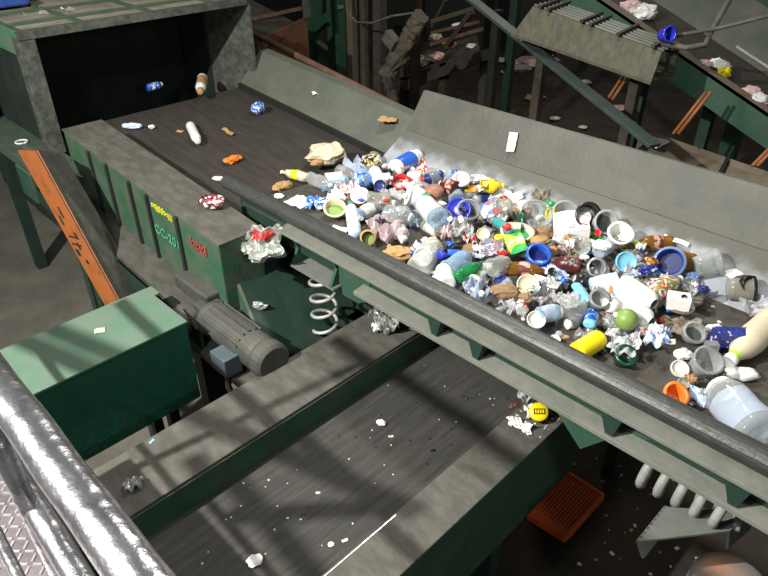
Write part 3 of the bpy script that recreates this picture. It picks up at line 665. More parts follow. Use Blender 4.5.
STY = {
    'ring': ([(0, .015), (.6, 0), (.92, .03), (1, .09), (.96, .3), (1, .42), (.98, .55), (.82, .7), (.5, .83), (.4, .88), (.36, .93)], (.92, 1, .46), (.86, .915)),
    'soda': ([(0, .015), (.6, 0), (.92, .03), (1, .09), (.94, .3), (1, .42), (1, .58), (.82, .72), (.42, .87), (.34, .9), (.34, .93)], (.92, 1, .38), (.32, .56)),
    'round': ([(0, .01), (.88, 0), (1, .05), (1, .72), (.86, .82), (.5, .87), (.5, .9)], (.87, 1, .58), (.15, .65)),
    'tall': ([(0, .01), (.93, 0), (1, .03), (1, .8), (.93, .84), (.8, .85)], (.84, 1, .84), (.12, .7)),
    'wide': ([(0, .01), (.9, 0), (1, .04), (.97, .5), (1, .78), (.8, .88), (.6, .9)], (.88, 1, .66), (.15, .68)),
    'neck': ([(0, .01), (.9, 0), (1, .06), (1, .5), (.85, .62), (.45, .74), (.3, .8), (.3, .94)], (.93, 1, .36), (.12, .46)),
}
def bottle_parts(style, L, R, body, cap, lab, crush, flat, seed):
    prof, (c0, c1, cr), (l0, l1) = STY[style]
    prof = dense([(r * R, z * L) for r, z in prof], max(.012, L / 16))
    P_ = [lathe_part('body', prof, T[body])]
    if lab: 
        rr = lambda z: np.interp(z, [q[1] for q in STY[style][0]], [q[0] for q in STY[style][0]]) * R * 1.025
        P_.append(lathe_part('label', [(rr(l0 + (l1 - l0) * i / 5), (l0 + (l1 - l0) * i / 5) * L) for i in range(6)], T[lab]))
    if cap: P_.append(lathe_part('cap', [(cr * R, c0 * L), (cr * R * 1.03, c0 * L + .002), (cr * R, c1 * L - .003), (cr * R * .9, c1 * L), (0, c1 * L)], T[cap]))
    for p in P_:
        p.V[:, 0] *= flat
        if crush: p.V = grain(p.V, crush * R * 1.3, .6 / R, seed); p.V = grain(p.V, crush * R * .5, 1.7 / R, seed)
    return P_
def tub_parts(R0, R1, h, body, rim=None, lid=None, crush=0, seed=0, inner=None, name='body'):
    t = .0035
    P_ = [lathe_part(name, dense([(0, 0), (R0, 0), (R1, h), (R1 - t, h), (R0 - t, t * 2), (0, t * 2)], .02), T[body], n=22)]
    P_.append(lathe_part('rim', [(R1 - .001, h - .012), (R1 + .006, h - .012), (R1 + .007, h), (R1 - .004, h + .001)], T[rim or body], n=22))
    if lid: P_.append(lathe_part('lid', [(R1 + .009, h - .01), (R1 + .01, h + .004), (R1 * .85, h + .007), (R1 * .82, h + .003), (0, h + .003)], T[lid], n=22))
    if inner: P_.append(lathe_part('residue', [(0, h * .35), (R0 * .6 + R1 * .3, h * .35)], T[inner], n=22))
    for p in P_:
        if crush: p.V = grain(p.V, crush * R1, .7 / R1, seed)
    return P_
def disc_parts(R, h, mat, ring=None):
    P_ = [lathe_part('lid', [(0, 0), (R * .9, 0), (R, .003), (R, h), (R * .92, h + .003), (R * .88, h * .6), (R * .3, h * .55), (0, h * .6)], T[mat], n=24)]
    return P_
def sheet_part(name, w, h, mat, amp, seed, n=13, fold=0, th=.0018):
    r = np.random.RandomState(int(seed * 100) % 9999)
    g = np.linspace(-.5, .5, n); A_, B2 = np.meshgrid(g, g, indexing='ij')
    V = np.stack([A_.ravel() * w, B2.ravel() * h, np.zeros(n * n)], 1)
    V[:, :2] += r.uniform(-.25, .25, (n * n, 2)) * np.array([w, h]) / n
    s = facet(V, 1, 5 / max(w, h), seed, 5)
    V[:, 2] = s * amp
    if fold: V[:, 2] += np.abs(V[:, 0] / w) * fold
    rad = np.hypot(A_.ravel(), B2.ravel()); edge = (.8 + .25 * np.sin(np.arctan2(B2.ravel(), A_.ravel()) * 5 + seed))
    sc_ = np.where(rad > .36, np.clip(.4 * edge / np.maximum(rad, .01) + .25, .72, 1), 1) if amp > .012 else 1
    V[:, 0] *= sc_; V[:, 1] *= sc_
    F = []
    for i in range(n - 1):
        for j in range(n - 1): F.append((i * n + j, (i + 1) * n + j, (i + 1) * n + j + 1, i * n + j + 1))
    nV = len(V); V2 = V.copy(); V2[:, 2] -= th
    F2 = [tuple(x + nV for x in f[::-1]) for f in F]
    bd = [i * n for i in range(n)] + [(n - 1) * n + j for j in range(1, n)] + [i * n + n - 1 for i in range(n - 2, -1, -1)] + [j for j in range(n - 2, 0, -1)]
    F3 = [(a, b_, b_ + nV, a + nV) for a, b_ in zip(bd, bd[1:] + bd[:1])]
    return Part(name, np.vstack([V, V2]), F + F2 + F3, T[mat], smooth=False)
def chunk_part(name, a, b_, c, mat, rough, seed, smooth=False, sub=3):
    bm = bmesh.new(); bmesh.ops.create_icosphere(bm, subdivisions=sub, radius=1)
    V = np.array([v.co[:] for v in bm.verts]); F = [tuple(v.index for v in f.verts) for f in bm.faces]; bm.free()
    s = facet(V, rough, 2.2, seed, 6)
    V = V * (1 + s)[:, None]; V = grain(V, rough * .7, 1.4, seed)
    return Part(name, V * np.array([a, b_, c]), F, T[mat], smooth=smooth)
def box_part(name, w, d, h, mat, seed, crush=.06, n=5):
    bm = bmesh.new(); bmesh.ops.create_cube(bm, size=1); bmesh.ops.subdivide_edges(bm, edges=bm.edges[:], cuts=n, use_grid_fill=True)
    V = np.array([v.co[:] for v in bm.verts]); F = [tuple(v.index for v in f.verts) for f in bm.faces]; bm.free()
    V *= np.array([w, d, h]); V = grain(V, crush * max(w, d, h), 2.2 / max(w, d, h), seed)
    return Part(name, V, F, T[mat], smooth=False)
def strip_part(name, L, w, mat, seed, bend=.2, th=.003):
    n = 14; V = []
    for i in range(n):
        t = i / (n - 1) - .5; y_ = bend * L * (math.sin(t * 3 + seed) - math.sin(seed)) * .5; z = abs(math.sin(t * 4 + seed)) * L * .06
        for s_, zz in ((-1, 0), (1, 0), (1, th), (-1, th)): V.append((t * L, y_ + s_ * w / 2, z + zz + s_ * w * .15))
    F = [(0, 1, 2, 3), tuple((n - 1) * 4 + q for q in (3, 2, 1, 0))]
    for i in range(n - 1):
        for q in range(4): F.append((i * 4 + q, i * 4 + (q + 1) % 4, i * 4 + 4 + (q + 1) % 4, i * 4 + 4 + q))
    return Part(name, V, F, T[mat], smooth=False)
ITEMS = []     # (pixel x, pixel y, short name)
def mk_mesh(p):
    me = bpy.data.meshes.new(p.name); me.from_pydata([tuple(v) for v in p.V], [], p.F)
    bm = bmesh.new(); bm.from_mesh(me); bmesh.ops.recalc_face_normals(bm, faces=bm.faces[:]); bm.to_mesh(me); bm.free()
    me.materials.append(p.mat)
    if p.smooth:
        for f in me.polygons: f.use_smooth = True
    return me
def emit(parts, Rm, loc, name, label, cat, group=None):
    R4 = Matrix(Rm.tolist()).to_4x4() if isinstance(Rm, np.ndarray) else Rm.to_4x4()
    Mw = Matrix.Translation(loc) @ R4
    if len(parts) == 1:
        o = bpy.data.objects.new(name, mk_mesh(parts[0])); COL.objects.link(o); o.matrix_world = Mw
    else:
        o = bpy.data.objects.new(name, None); COL.objects.link(o); o.matrix_world = Mw; o.empty_display_size = .05
        for p in parts:
            c = bpy.data.objects.new(p.name, mk_mesh(p)); COL.objects.link(c); c.parent = o
            if p.label: c['label'] = p.label
    return tag(o, label, cat, group)
def frame(zdir, xhint):
    z = np.array(zdir, float); z /= np.linalg.norm(z); x = np.array(xhint, float); x -= z * (x @ z)
    if np.linalg.norm(x) < 1e-4: x = np.array((1, .3, .2)); x -= z * (x @ z)
    x /= np.linalg.norm(x); y_ = np.cross(z, x)
    return np.stack([x, y_, z], 1)
def pxm(px, py, z=.05): return FPX / depth(at(px, py, z))
def settle(parts, Rm, px, py, name, label, cat, group=None, q=80, short=None, sink=.0, fixed=None, mark=True, hi=0):
    """drop a piece straight down on what lies below, at the spot seen at (px, py)"""
    Vs = [p.V @ Rm.T for p in parts]; V = np.vstack(Vs)
    cen = (V.min(0) + V.max(0)) / 2
    z = .05; 
    if fixed is not None:
        c = np.array(at(px, py, fixed)); off = c - cen
        off[2] = fixed - V[:, 2].min() if group != 'air' else off[2]
    else:
        for it in range(4):
            c = np.array(at(px, py, z)); off = c - cen; off[2] = 0
            i, j = cells(V + off); h = HM[i, j]; ok = h < 4
            if ok.sum() < 5: ok[:] = True
            d = h[ok] - V[ok, 2]; lowest = V[:, 2].min()
            dz = np.percentile(d, q) - sink
            cap_ = np.clip((c[1] - 2.05) * .45, .012, .13) + max(0, (c[1] - 3.0) * .9) - (.2 if c[0] < -3.2 else 0) + hi
            base = np.percentile(BASE[i, j][ok], 60) - lowest if c[1] < 3.0 else np.percentile(BASE[i, j][ok] - V[ok, 2], 75)
            dz = min(dz, cap_ - lowest); dz = max(dz, base)
            z = cen[2] + dz
        off[2] = dz
    W = V + off; i, j = cells(W)
    if mark and fixed is None:
        for di in (-1, 0, 1):
            for dj in (-1, 0, 1): 
                cur = HM[i + di, j + dj]; upd = (cur < 4) & (W[:, 2] > cur)
                np.maximum.at(HM, (i[upd] + di, j[upd] + dj), np.minimum(W[upd, 2] - .004, W[:, 2].min() + .07))
    ITEMS.append((px, py, short or label, label))
    return emit(parts, Rm, Vector(off), name, label, cat, group if group != 'air' else None)
VIEWX = np.array(RT[:]); HEAD = np.array((-math.sin(AZ), math.cos(AZ), 0)); TOCAM = np.array((.58, -.58, .57))
def yawframe(deg):
    a = math.radians(deg); x = VIEWX * math.cos(a) + HEAD * math.sin(a)
    return frame((0, 0, 1), x)
# --- placing functions: sizes in photograph pixels are turned into metres at the depth of the piece
def bott(style, x1, y1, x2, y2, w, body, label, cap='white', lab=None, crush=.0, flat=1, name='plastic_bottle', cat='bottle', lift=0, **k):
    a, b_ = at(x1, y1, .05), at(x2, y2, .05); d = b_ - a; L = d.length; mx, my_ = (x1 + x2) / 2, (y1 + y2) / 2
    R = w / 2 / pxm(mx, my_); s = rng.random() * 50
    if lift: d = d + Vector((0, 0, lift * L))
    Rm = frame(d, (0, 0, 1)) if flat != 1 else frame(d, (rng.uniform(-1, 1), rng.uniform(-1, 1), .8))
    return settle(bottle_parts(style, L, R, body, cap, lab, crush, flat, s), Rm, mx, my_, name, label, cat, **k)
def tub(px, py, dia, h, body, label, axis='up', taper=.8, rim=None, lid=None, inner=None, crush=0, name='plastic_tub', cat='tub', **k):
    s = pxm(px, py); R = dia / 2 / s
    axd = {'up': (rng.uniform(-.15, .15), rng.uniform(-.15, .15), 1), 'down': (.1, -.1, -1), 'cam': TOCAM, 'left': tuple(-VIEWX + np.array((0, 0, .3))), 'right': tuple(VIEWX + np.array((0, 0, .3))), 'tilt': TOCAM + np.array((0, 0, .9))}; ax = axd[axis] if isinstance(axis, str) else axis
    return settle(tub_parts(R * taper, R, h / s, body, rim, lid, crush, rng.random() * 30, inner), frame(ax, (0, 0, 1) if abs(ax[2]) < .9 else (1, 0, 0)), px, py, name, label, cat, **k)
def lid(px, py, dia, mat, label, axis='tilt', h=.014, name='plastic_disc', cat='lid', **k):
    s = pxm(px, py); axd = {'up': (0.05, .05, 1), 'tilt': TOCAM + np.array((0, 0, .6)), 'cam': TOCAM}; ax = axd[axis] if isinstance(axis, str) else axis
    return settle(disc_parts(dia / 2 / s, h, mat), frame(ax, (1, 0, 0)), px, py, name, label, cat, **k)
def film(px, py, w, h, mat, label, deg=0, amp=.035, name='crumpled_film', cat='film', fold=0, tilt=0, **k):
    s = pxm(px, py); Rm = yawframe(deg)
    if tilt: Rm = frame((TOCAM[0] * tilt, TOCAM[1] * tilt, 1), Rm[:, 0])
    return settle([sheet_part(name, w / s, h / s / (.62 + .3 * min(tilt, 1)), mat, amp, rng.random() * 90, fold=fold)], Rm, px, py, name, label, cat, **k)
def lump(px, py, w, h, mat, label, deg=0, rough=.2, smooth=False, name='crumpled_wrapper', cat='wrapper', sub=3, tall=.75, **k):
    s = pxm(px, py)
    return settle([chunk_part(name, w / 2 / s, h / 2 / s * .95, h / 2 / s * tall, mat, rough, rng.random() * 90, smooth, sub)], yawframe(deg), px, py, name, label, cat, **k)
def cart(px, py, w, d, h, mat, label, deg=0, name='carton', cat='carton', crush=.06, axis=None, **k):
    s = pxm(px, py); Rm = yawframe(deg)
    if axis is not None: Rm = frame(axis, Rm[:, 0])
    return settle([box_part(name, w / s, d / s, h / s, mat, rng.random() * 90, crush)], Rm, px, py, name, label, cat, **k)
def strip(px, py, L, w, mat, label, deg=0, bend=.2, name='plastic_strip', cat='strip', **k):
    s = pxm(px, py); return settle([strip_part(name, L / s, w / s, mat, rng.random() * 6, bend)], yawframe(deg), px, py, name, label, cat, **k)
def ball(px, py, d, mat, label, name='ball', cat='ball', rough=0, **k):
    s = pxm(px, py); return settle([chunk_part(name, d / 2 / s, d / 2 / s, d / 2 / s, mat, rough, 3, True)], yawframe(0), px, py, name, label, cat, **k)

QUEUE = []
def later(fn, pri):
    def g(*a, **k):
        if 'fixed' in k or NOW[0]: return fn(*a, **k)
        QUEUE.append((pri, len(QUEUE), fn, a, k))
    return g
NOW = [True]
film, lump, bott, tub, cart, ball, strip, lid = later(film, 1), later(lump, 2), later(bott, 3), later(tub, 3), later(cart, 3), later(ball, 4), later(strip, 4), later(lid, 5)
# ------------------------------------------------------------------ bottom layer of crushed clear bottles and film (described at the end by what lies next to them)
FILL = []
def poly_in(x, y, P_):
    c = False; j = len(P_) - 1
    for i in range(len(P_)):
        if (P_[i][1] > y) != (P_[j][1] > y) and x < (P_[j][0] - P_[i][0]) * (y - P_[i][1]) / (P_[j][1] - P_[i][1]) + P_[i][0]: c = not c
        j = i
    return c
PILE = [(322, 178), (350, 165), (400, 158), (445, 160), (500, 178), (560, 205), (610, 228), (650, 250), (690, 272), (700, 300), (660, 318), (640, 340), (590, 345), (545, 335), (500, 312), (460, 290), (420, 262), (385, 238), (345, 212)]
ky = 0
for gy in range(165, 345, 17):
    ky += 1
    for gx in range(310, 710, 27):
        x, y_ = gx + (ky % 2) * 13 + rng.uniform(-6, 6), gy + rng.uniform(-4, 4)
        if not poly_in(x, y_, PILE): continue
        k = rng.random(); deg = rng.uniform(0, 180); 
        if k < .42:
            a = math.radians(deg); L = rng.uniform(22, 30); dx_, dy_ = math.cos(a) * L / 2, math.sin(a) * L / 2 * .6
            mt = rng.choice(['clear', 'clear', 'dimclear', 'frosted', 'clearblue', 'dimclear'])
            o = bott(rng.choice(['soda', 'neck', 'wide']), x - dx_, y_ - dy_, x + dx_, y_ + dy_, rng.uniform(12, 16), mt, '', cap=rng.choice([None, 'white', 'white', 'blue', None]), lab=rng.choice([None, None, 'p_blue', 'whitedull', 'p_red', 'p_navy']), crush=.28, name='crushed_bottle')
            noun = {'clear': 'crushed clear bottle', 'dimclear': 'dirty crushed clear bottle', 'frosted': 'crushed frosted bottle', 'clearblue': 'crushed bluish clear bottle'}[mt]; ct = 'bottle'
        elif k < .75:
            mt = rng.choice(['film', 'bluefilm', 'pinkfilm', 'brownfilm', 'greyfoil', 'whitedull', 'paper'])
            o = film(x, y_, rng.uniform(20, 32), rng.uniform(15, 22), mt, '', deg, .04); ct = 'film'
            noun = {'film': 'crumpled clear film', 'bluefilm': 'crumpled bluish film', 'pinkfilm': 'crumpled pinkish film', 'brownfilm': 'crumpled brownish film', 'greyfoil': 'crumpled grey foil', 'whitedull': 'crumpled dull white sheet', 'paper': 'crumpled white paper'}[mt]
        elif k < .88:
            mt = rng.choice(['darkgrey', 'grey', 'brown', 'rag', 'p_multi', 'maroon'])
            o = lump(x, y_, rng.uniform(16, 24), rng.uniform(12, 18), mt, '', deg, .22); ct = 'wrapper'
            noun = {'darkgrey': 'crumpled dark grey wrapper', 'grey': 'crumpled grey wrapper', 'brown': 'crumpled brown wrapper', 'rag': 'dirty brown rag', 'p_multi': 'crumpled multicoloured wrapper', 'maroon': 'crumpled maroon wrapper'}[mt]
        else:
            mt = rng.choice(['frosted', 'white', 'clear', 'whitedull'])
            o = tub(x, y_, rng.uniform(15, 19), rng.uniform(12, 16), mt, '', axis=rng.choice(['up', 'left', 'right', 'tilt', 'down']), crush=.12, name='plastic_cup', cat='cup'); ct = 'cup'
            noun = {'frosted': 'frosted plastic cup', 'white': 'white plastic cup', 'clear': 'clear plastic cup', 'whitedull': 'dull white plastic cup'}[mt]
        FILL.append((o, x, y_, noun, ct))
ITEMS.clear()
NOW[0] = False
# ------------------------------------------------------------------ left end of the heap
lump(327, 155, 40, 30, 'cream', 'large cream torn foam chunk at the left end of the heap', 10, .25, name='foam_chunk', cat='foam', short='cream foam chunk')
bott('soda', 310, 178, 281, 171, 11, 'cream', 'crushed cream bottle with a yellow band left of the cream foam chunk', cap='whitedull', lab='yellow', crush=.25)
lump(283, 186, 24, 13, 'tan', 'tan crumpled wrapper nearest the left tip of the heap', 35, .25, short='tan wrapper')
lump(279, 196, 10, 7, 'paper', 'small white paper scrap below the tan wrapper', 0, .2, name='paper_scrap', cat='paper')
lump(318, 171, 16, 9, 'tan', 'tan scrap between the cream foam chunk and cream bottle', 20, .2, name='wrapper_scrap')
bott('soda', 309, 177, 331, 186, 13, 'clear', 'small clear bottle right of the crushed cream bottle', cap='white', crush=.15)
cart(335, 178, 17, 18, 3, 'paper', 'flat white carton square behind the small clear bottle', 15, crush=.03, short='white carton square')
film(344, 187, 28, 16, 'p_red', 'white wrapper with red print beside the white carton square', -10, .03, name='crumpled_wrapper', cat='wrapper', short='red printed wrapper')
bott('soda', 338, 168, 354, 178, 12, 'dimclear', 'small grey bottle behind the white carton square', cap=None, crush=.2)
bott('round', 353, 178, 372, 181, 13, 'clearblue', 'crushed blue bottle left of the white cup with navy base', cap='blue', lab='p_blue', crush=.2)
bott('tall', 381, 184, 374, 171, 13, 'white', 'white cup with a navy base lying near the foil bag', cap=None, lab=None, name='plastic_cup', cat='cup', short='white cup with navy base')
lid(380, 183, 12, 'navy', 'small navy lid on the end of the white cup', axis='cam')
lump(371, 161, 20, 17, 'p_foil', 'crumpled black and gold foil bag behind the heap left of the blue tub', 20, .28, name='foil_bag', cat='bag', short='black and gold foil bag')
film(299, 201, 24, 14, 'paper', 'flat white card by the near rail at the left end', -35, .008, name='paper_card', cat='card', short='flat white card')
film(316, 202, 25, 16, 'p_blue', 'white wrapper with blue print beside the flat white card', 10, .03, name='crumpled_wrapper', cat='wrapper', short='blue printed wrapper')
film(337, 195, 22, 12, 'paper', 'crumpled white tissue behind the cream tray', 30, .03, name='paper_tissue', cat='paper', short='white tissue')
tub(335, 210, 21, 9, 'cream', 'cream tray with olive residue left of the slim white bottle', 'tilt', .8, inner='olive', crush=.12, name='food_tray', cat='tray', short='cream tray')
bott('round', 355, 235, 350, 203, 13, 'paleblue', 'slim white bottle with teal cap standing near the rail', cap='teal', lab='white', short='slim white bottle')
tub(360, 199, 16, 13, 'orange', 'small orange tub with white lid behind the slim white bottle', 'tilt', .85, lid='white', short='orange tub')
strip(340, 229, 18, 5, 'paper', 'white paper strip on the near rail left of the slim bottle', -40, name='paper_strip', short='white paper strip')
tub(368, 235, 14, 12, 'darkgreen', 'small olive cup right of the slim white bottle', 'cam', .8, rim='tan', inner='olive', name='plastic_cup', cat='cup', short='olive cup')
bott('soda', 368, 199, 395, 204, 17, 'dimclear', 'crushed clear bottle right of the orange tub', cap='white', crush=.25)
film(388, 226, 36, 30, 'pinkfilm', 'large pinkish clear bag right of the olive cup', 30, .05, name='plastic_bag', cat='bag', short='pinkish bag')
film(393, 195, 26, 12, 'film', 'wispy white film left of the large white capped bottle', -20, .03)
# upper left of the heap
bott('tall', 396, 159, 418, 147, 16, 'white', 'white and blue printed tub lying behind the heap', cap='white', lab='blue', name='printed_canister', cat='canister', short='blue printed canister')
tub(401, 184, 17, 10, 'red', 'bright red tub with white print left of the heap centre', 'tilt', .9, inner='p_red', short='red tub')
lump(436, 149, 17, 16, 'mauve', 'brownish pink cup at the top of the heap', 0, .07, True, name='crushed_cup', cat='cup', short='brownish pink cup', pri=6, hi=.07)
lump(450, 149, 18, 17, 'p_text', 'crumpled white printed paper at the top of the heap', 20, .22, name='paper_ball', cat='paper', short='printed paper ball')
film(418, 162, 25, 20, 'p_red', 'cream wrapper with red print below the blue printed canister', 10, .04, name='crumpled_wrapper', cat='wrapper', short='red and cream wrapper')
bott('wide', 428, 166, 452, 160, 19, 'clear', 'clear bottle lying below the brownish pink cup', cap=None, crush=.15, short='upper clear bottle')
bott('wide', 458, 172, 455, 154, 13, 'clearblue', 'light blue clear bottle below the printed paper ball', cap='lightblue', lab='lightblue', crush=.1, short='light blue bottle')
lid(468, 169, 10, 'grey', 'small grey cap at the top edge right of the light blue bottle', name='bottle_cap', cat='cap')
bott('soda', 442, 178, 424, 182, 13, 'navy', 'dark navy bottle with a red cap above the heap centre', cap='red', crush=.15, short='navy bottle')
lid(441, 173, 9, 'white', 'small white cap behind the navy bottle', name='bottle_cap', cat='cap', short='small white cap')
bott('neck', 456, 190, 441, 184, 15, 'maroon', 'dark brown bottle with pink label below the small white cap', cap='white', lab='p_brown', crush=.15, short='dark brown bottle')
tub(461, 184, 14, 13, 'brown', 'brown jar with white lid right of the dark brown bottle', 'tilt', .95, lid='whitedull', name='plastic_jar', cat='jar', short='brown jar')
cart(478, 182, 17, 14, 3, 'p_text', 'white printed card box lid near the top edge', 0, crush=.03, short='white box lid')
strip(478, 188, 27, 4, 'yellow', 'bright yellow strip below the white box lid', 18, .1, short='yellow strip')
bott('soda', 480, 180, 502, 180, 12, 'p_yel', 'yellow and brown bottle right of the white box lid', cap='yellow', lab='yellow', crush=.15, short='yellow and brown bottle', pri=6, hi=.07)
bott('neck', 438, 188, 437, 204, 11, 'white', 'white cone shaped nozzle left of the blue topped jar', cap=None, short='white nozzle')
lump(426, 192, 9, 9, 'green', 'small green scrap left of the white nozzle', 0, .2, short='small green scrap', pri=6, hi=.07)
bott('neck', 439, 222, 407, 187, 20, 'clearblue', 'pale translucent bottle with big white cap in the heap centre', cap='white', lab='whitedull', crush=.1, short='pale translucent bottle')
tub(414, 194, 20, 16, 'white', 'big white cup at the top of the pale translucent bottle', 'left', .85, name='plastic_cup', cat='cup', short='big white cup')
tub(468, 215, 22, 20, 'clear', 'clear jar lying under the bright blue lid', 'tilt', .85, name='plastic_jar', cat='jar', short='clear jar')
lid(459, 207, 24, 'cobalt', 'bright cobalt blue lid in the heap centre', axis=(.3, -.75, .55), h=.025, short='cobalt blue lid')
lid(472, 200, 8, 'orange', 'small orange cap right of the cobalt blue lid', name='bottle_cap', cat='cap', short='small orange cap')
cart(489, 210, 20, 18, 5, 'p_pbox', 'white box with blue and red print right of the cobalt lid', 25, crush=.08, axis=(.3, -.3, .9), short='blue and red printed box')
cart(420, 227, 10, 8, 4, 'navy', 'small navy label card right of the pinkish bag', 10, short='navy card')
film(494, 196, 20, 14, 'p_stripe', 'black and white wrapper below the yellow strip', 40, .03, name='crumpled_wrapper', cat='wrapper', short='black and white wrapper')
lid(486, 193, 11, 'white', 'round white cap between the yellow strip and printed box', name='bottle_cap', cat='cap')
bott('soda', 387, 213, 412, 219, 20, 'clear', 'large dented clear bottle above the pinkish bag', cap='white', crush=.25, short='dented clear bottle')
film(405, 208, 24, 16, 'film', 'clear film below the big white cup', 20, .04)
# top middle
film(507, 192, 22, 18, 'paper', 'white folded paper cup at the upper edge of the heap', 60, .03, fold=.06, name='folded_paper', cat='paper', short='folded white paper')
lump(524, 200, 17, 20, 'p_wor', 'white wrapper with orange print near the upper edge', 60, .2, short='orange and white wrapper')
film(541, 193, 18, 13, 'brownfilm', 'dark crumpled film at the upper edge beside the steel slope', 0, .04, pri=6, hi=.06)
lump(557, 190, 9, 12, 'grey', 'grey crumpled scrap on the steel slope', 60, .2, short='grey scrap')
film(566, 194, 14, 9, 'pinkfilm', 'pinkish film scrap on the steel slope above the frosted tub', 20, .02)
lump(550, 202, 14, 11, 'green', 'bright green scrap above the yellow cap', 0, .2, short='bright green scrap')
tub(567, 206, 24, 18, 'frosted', 'square frosted tub upper right of the yellow cap', 'tilt', .9, crush=.08, short='frosted tub')
tub(536, 217, 31, 14, 'clear', 'big round clear clamshell in the upper heap', 'tilt', .75, crush=.06, name='clear_clamshell', cat='container', short='round clear clamshell')
lid(552, 212, 12, 'yellow', 'round yellow cap right of the clear clamshell', axis='cam', h=.025, name='bottle_cap', cat='cap', short='round yellow cap')
bott('soda', 494, 204, 514, 209, 15, 'dimclear', 'dirty clear bottle between printed box and clamshell', cap=None, crush=.25)
bott('neck', 521, 212, 522, 227, 10, 'darkgreen', 'dark green bottle left of the clear clamshell', cap='darkgreen', short='dark green bottle')
tub(518, 227, 30, 7, 'cream', 'cream tray with green bottom left of the clear clamshell', 'up', .75, inner='green', crush=.15, name='food_tray', cat='tray', short='cream and green tray')
bott('tall', 496, 220, 511, 232, 10, 'teal', 'teal tube lying left of the green printed carton', cap='teal', crush=.1, name='plastic_tube', cat='tube', short='teal tube')
cart(515, 243, 17, 22, 6, 'p_green', 'green white and yellow printed carton in the heap centre', 20, crush=.06, axis=(.35, -.35, .85), short='green printed carton')
cart(571, 225, 34, 24, 12, 'white', 'large crushed white carton under the black tub', -8, crush=.1, axis=(.1, -.3, .95), name='crushed_carton', short='large white carton')
cart(560, 236, 8, 12, 12, 'white', 'white carton flap hanging at the left of the large white carton', 80, crush=.1, name='carton_flap', short='white carton flap')
film(591, 236, 14, 20, 'p_green', 'white flap with green label right of the large white carton', 80, .02, name='printed_flap', cat='carton', tilt=.6, short='green labelled flap')
lump(571, 240, 10, 8, 'rag', 'brown scrap inside the large white carton', 0, .2, short='brown scrap in the carton', pri=6, hi=.07)
lump(540, 241, 18, 13, 'tan', 'brown crumpled paper above the blue ring lid', 10, .22, name='paper_scrap', cat='paper', short='brown crumpled paper')
lump(499, 239, 10, 9, 'yellow', 'yellow scrap left of the green printed carton', 0, .15, short='yellow scrap')
lid(483, 236, 13, 'cream', 'cream round cap left of the yellow scrap', name='bottle_cap', cat='cap', short='cream cap')
tub(587, 213, 22, 16, 'black', 'open black tub with grey inside at the upper edge', 'cam', .85, inner='grey', short='open black tub')
lump(600, 210, 18, 14, 'black', 'black crumpled wrapper behind the translucent cup', 20, .15, short='black wrapper')
tub(604, 223, 21, 20, 'frosted', 'translucent open cup right of the open black tub', 'cam', .8, inner='darkgrey', name='plastic_cup', cat='cup', short='translucent cup')
film(617, 215, 20, 22, 'paper', 'white crumpled bag with black edge on the steel slope', -30, .03, name='plastic_bag', cat='bag', tilt=.5, short='white bag on the slope')
lid(604, 204, 6, 'red', 'tiny red cap above the translucent cup', name='bottle_cap', cat='cap', short='tiny red cap')
tub(620, 236, 22, 20, 'white', 'crushed white cup below the white bag on the slope', 'tilt', .8, crush=.14, name='crushed_cup', cat='cup', short='crushed white cup')
# right middle
bott('soda', 674, 243, 637, 243, 15, 'amber', 'brown bottle with reddish label and lime cap at the upper edge', cap='lime', lab='p_brown', short='lime capped bottle')
film(660, 234, 18, 13, 'paper', 'white paper behind the lime capped bottle', 30, .03, name='paper_scrap', cat='paper', tilt=.5, short='white paper on the slope')
strip(676, 240, 24, 5, 'white', 'white plastic strip above the blue cup', -40, .1, short='white strip on the slope')
bott('wide', 672, 250, 700, 258, 18, 'amber', 'amber bottle lying behind the blue cup', cap='tan', crush=.08, short='amber bottle')
tub(672, 263, 27, 22, 'blue', 'bright blue cup with its mouth towards the camera', TOCAM + VIEWX * -.5, .8, rim='clearblue', inner='navy', name='plastic_cup', cat='cup', short='bright blue cup')
lump(652, 260, 11, 13, 'p_orange', 'orange and black wrapper left of the bright blue cup', 70, .2, short='orange and black wrapper', pri=6, hi=.07)
lid(626, 262, 20, 'lightblue', 'round light blue lid in the right of the heap', axis='cam', h=.02, short='light blue lid')
bott('round', 598, 247, 612, 240, 14, 'bluefilm', 'bluish clear bottle above the crumpled white cup', cap=None, crush=.15, short='bluish clear bottle')
lump(600, 256, 18, 13, 'white', 'crumpled white cup left of the light blue lid', -20, .18, name='crushed_cup', cat='cup', short='crumpled white cup', pri=6, hi=.07)
tub(595, 268, 17, 16, 'greyfoil', 'silver metal cup below the crumpled white cup', 'cam', .9, name='metal_cup', cat='cup', short='silver cup')
lid(581, 253, 16, 'frosted', 'round frosted lid facing the camera below the large white carton', axis='cam', h=.02, short='round frosted lid')
lump(648, 270, 17, 13, 'p_navy', 'dark navy wrapper left of the bright blue cup', 10, .2, short='navy wrapper')
film(636, 272, 24, 14, 'greyfoil', 'silver film strip below the light blue lid', 15, .04, short='silver film')
lid(641, 252, 7, 'blue', 'tiny blue cap right of the light blue lid', name='bottle_cap', cat='cap', short='tiny blue cap', pri=6, hi=.07)
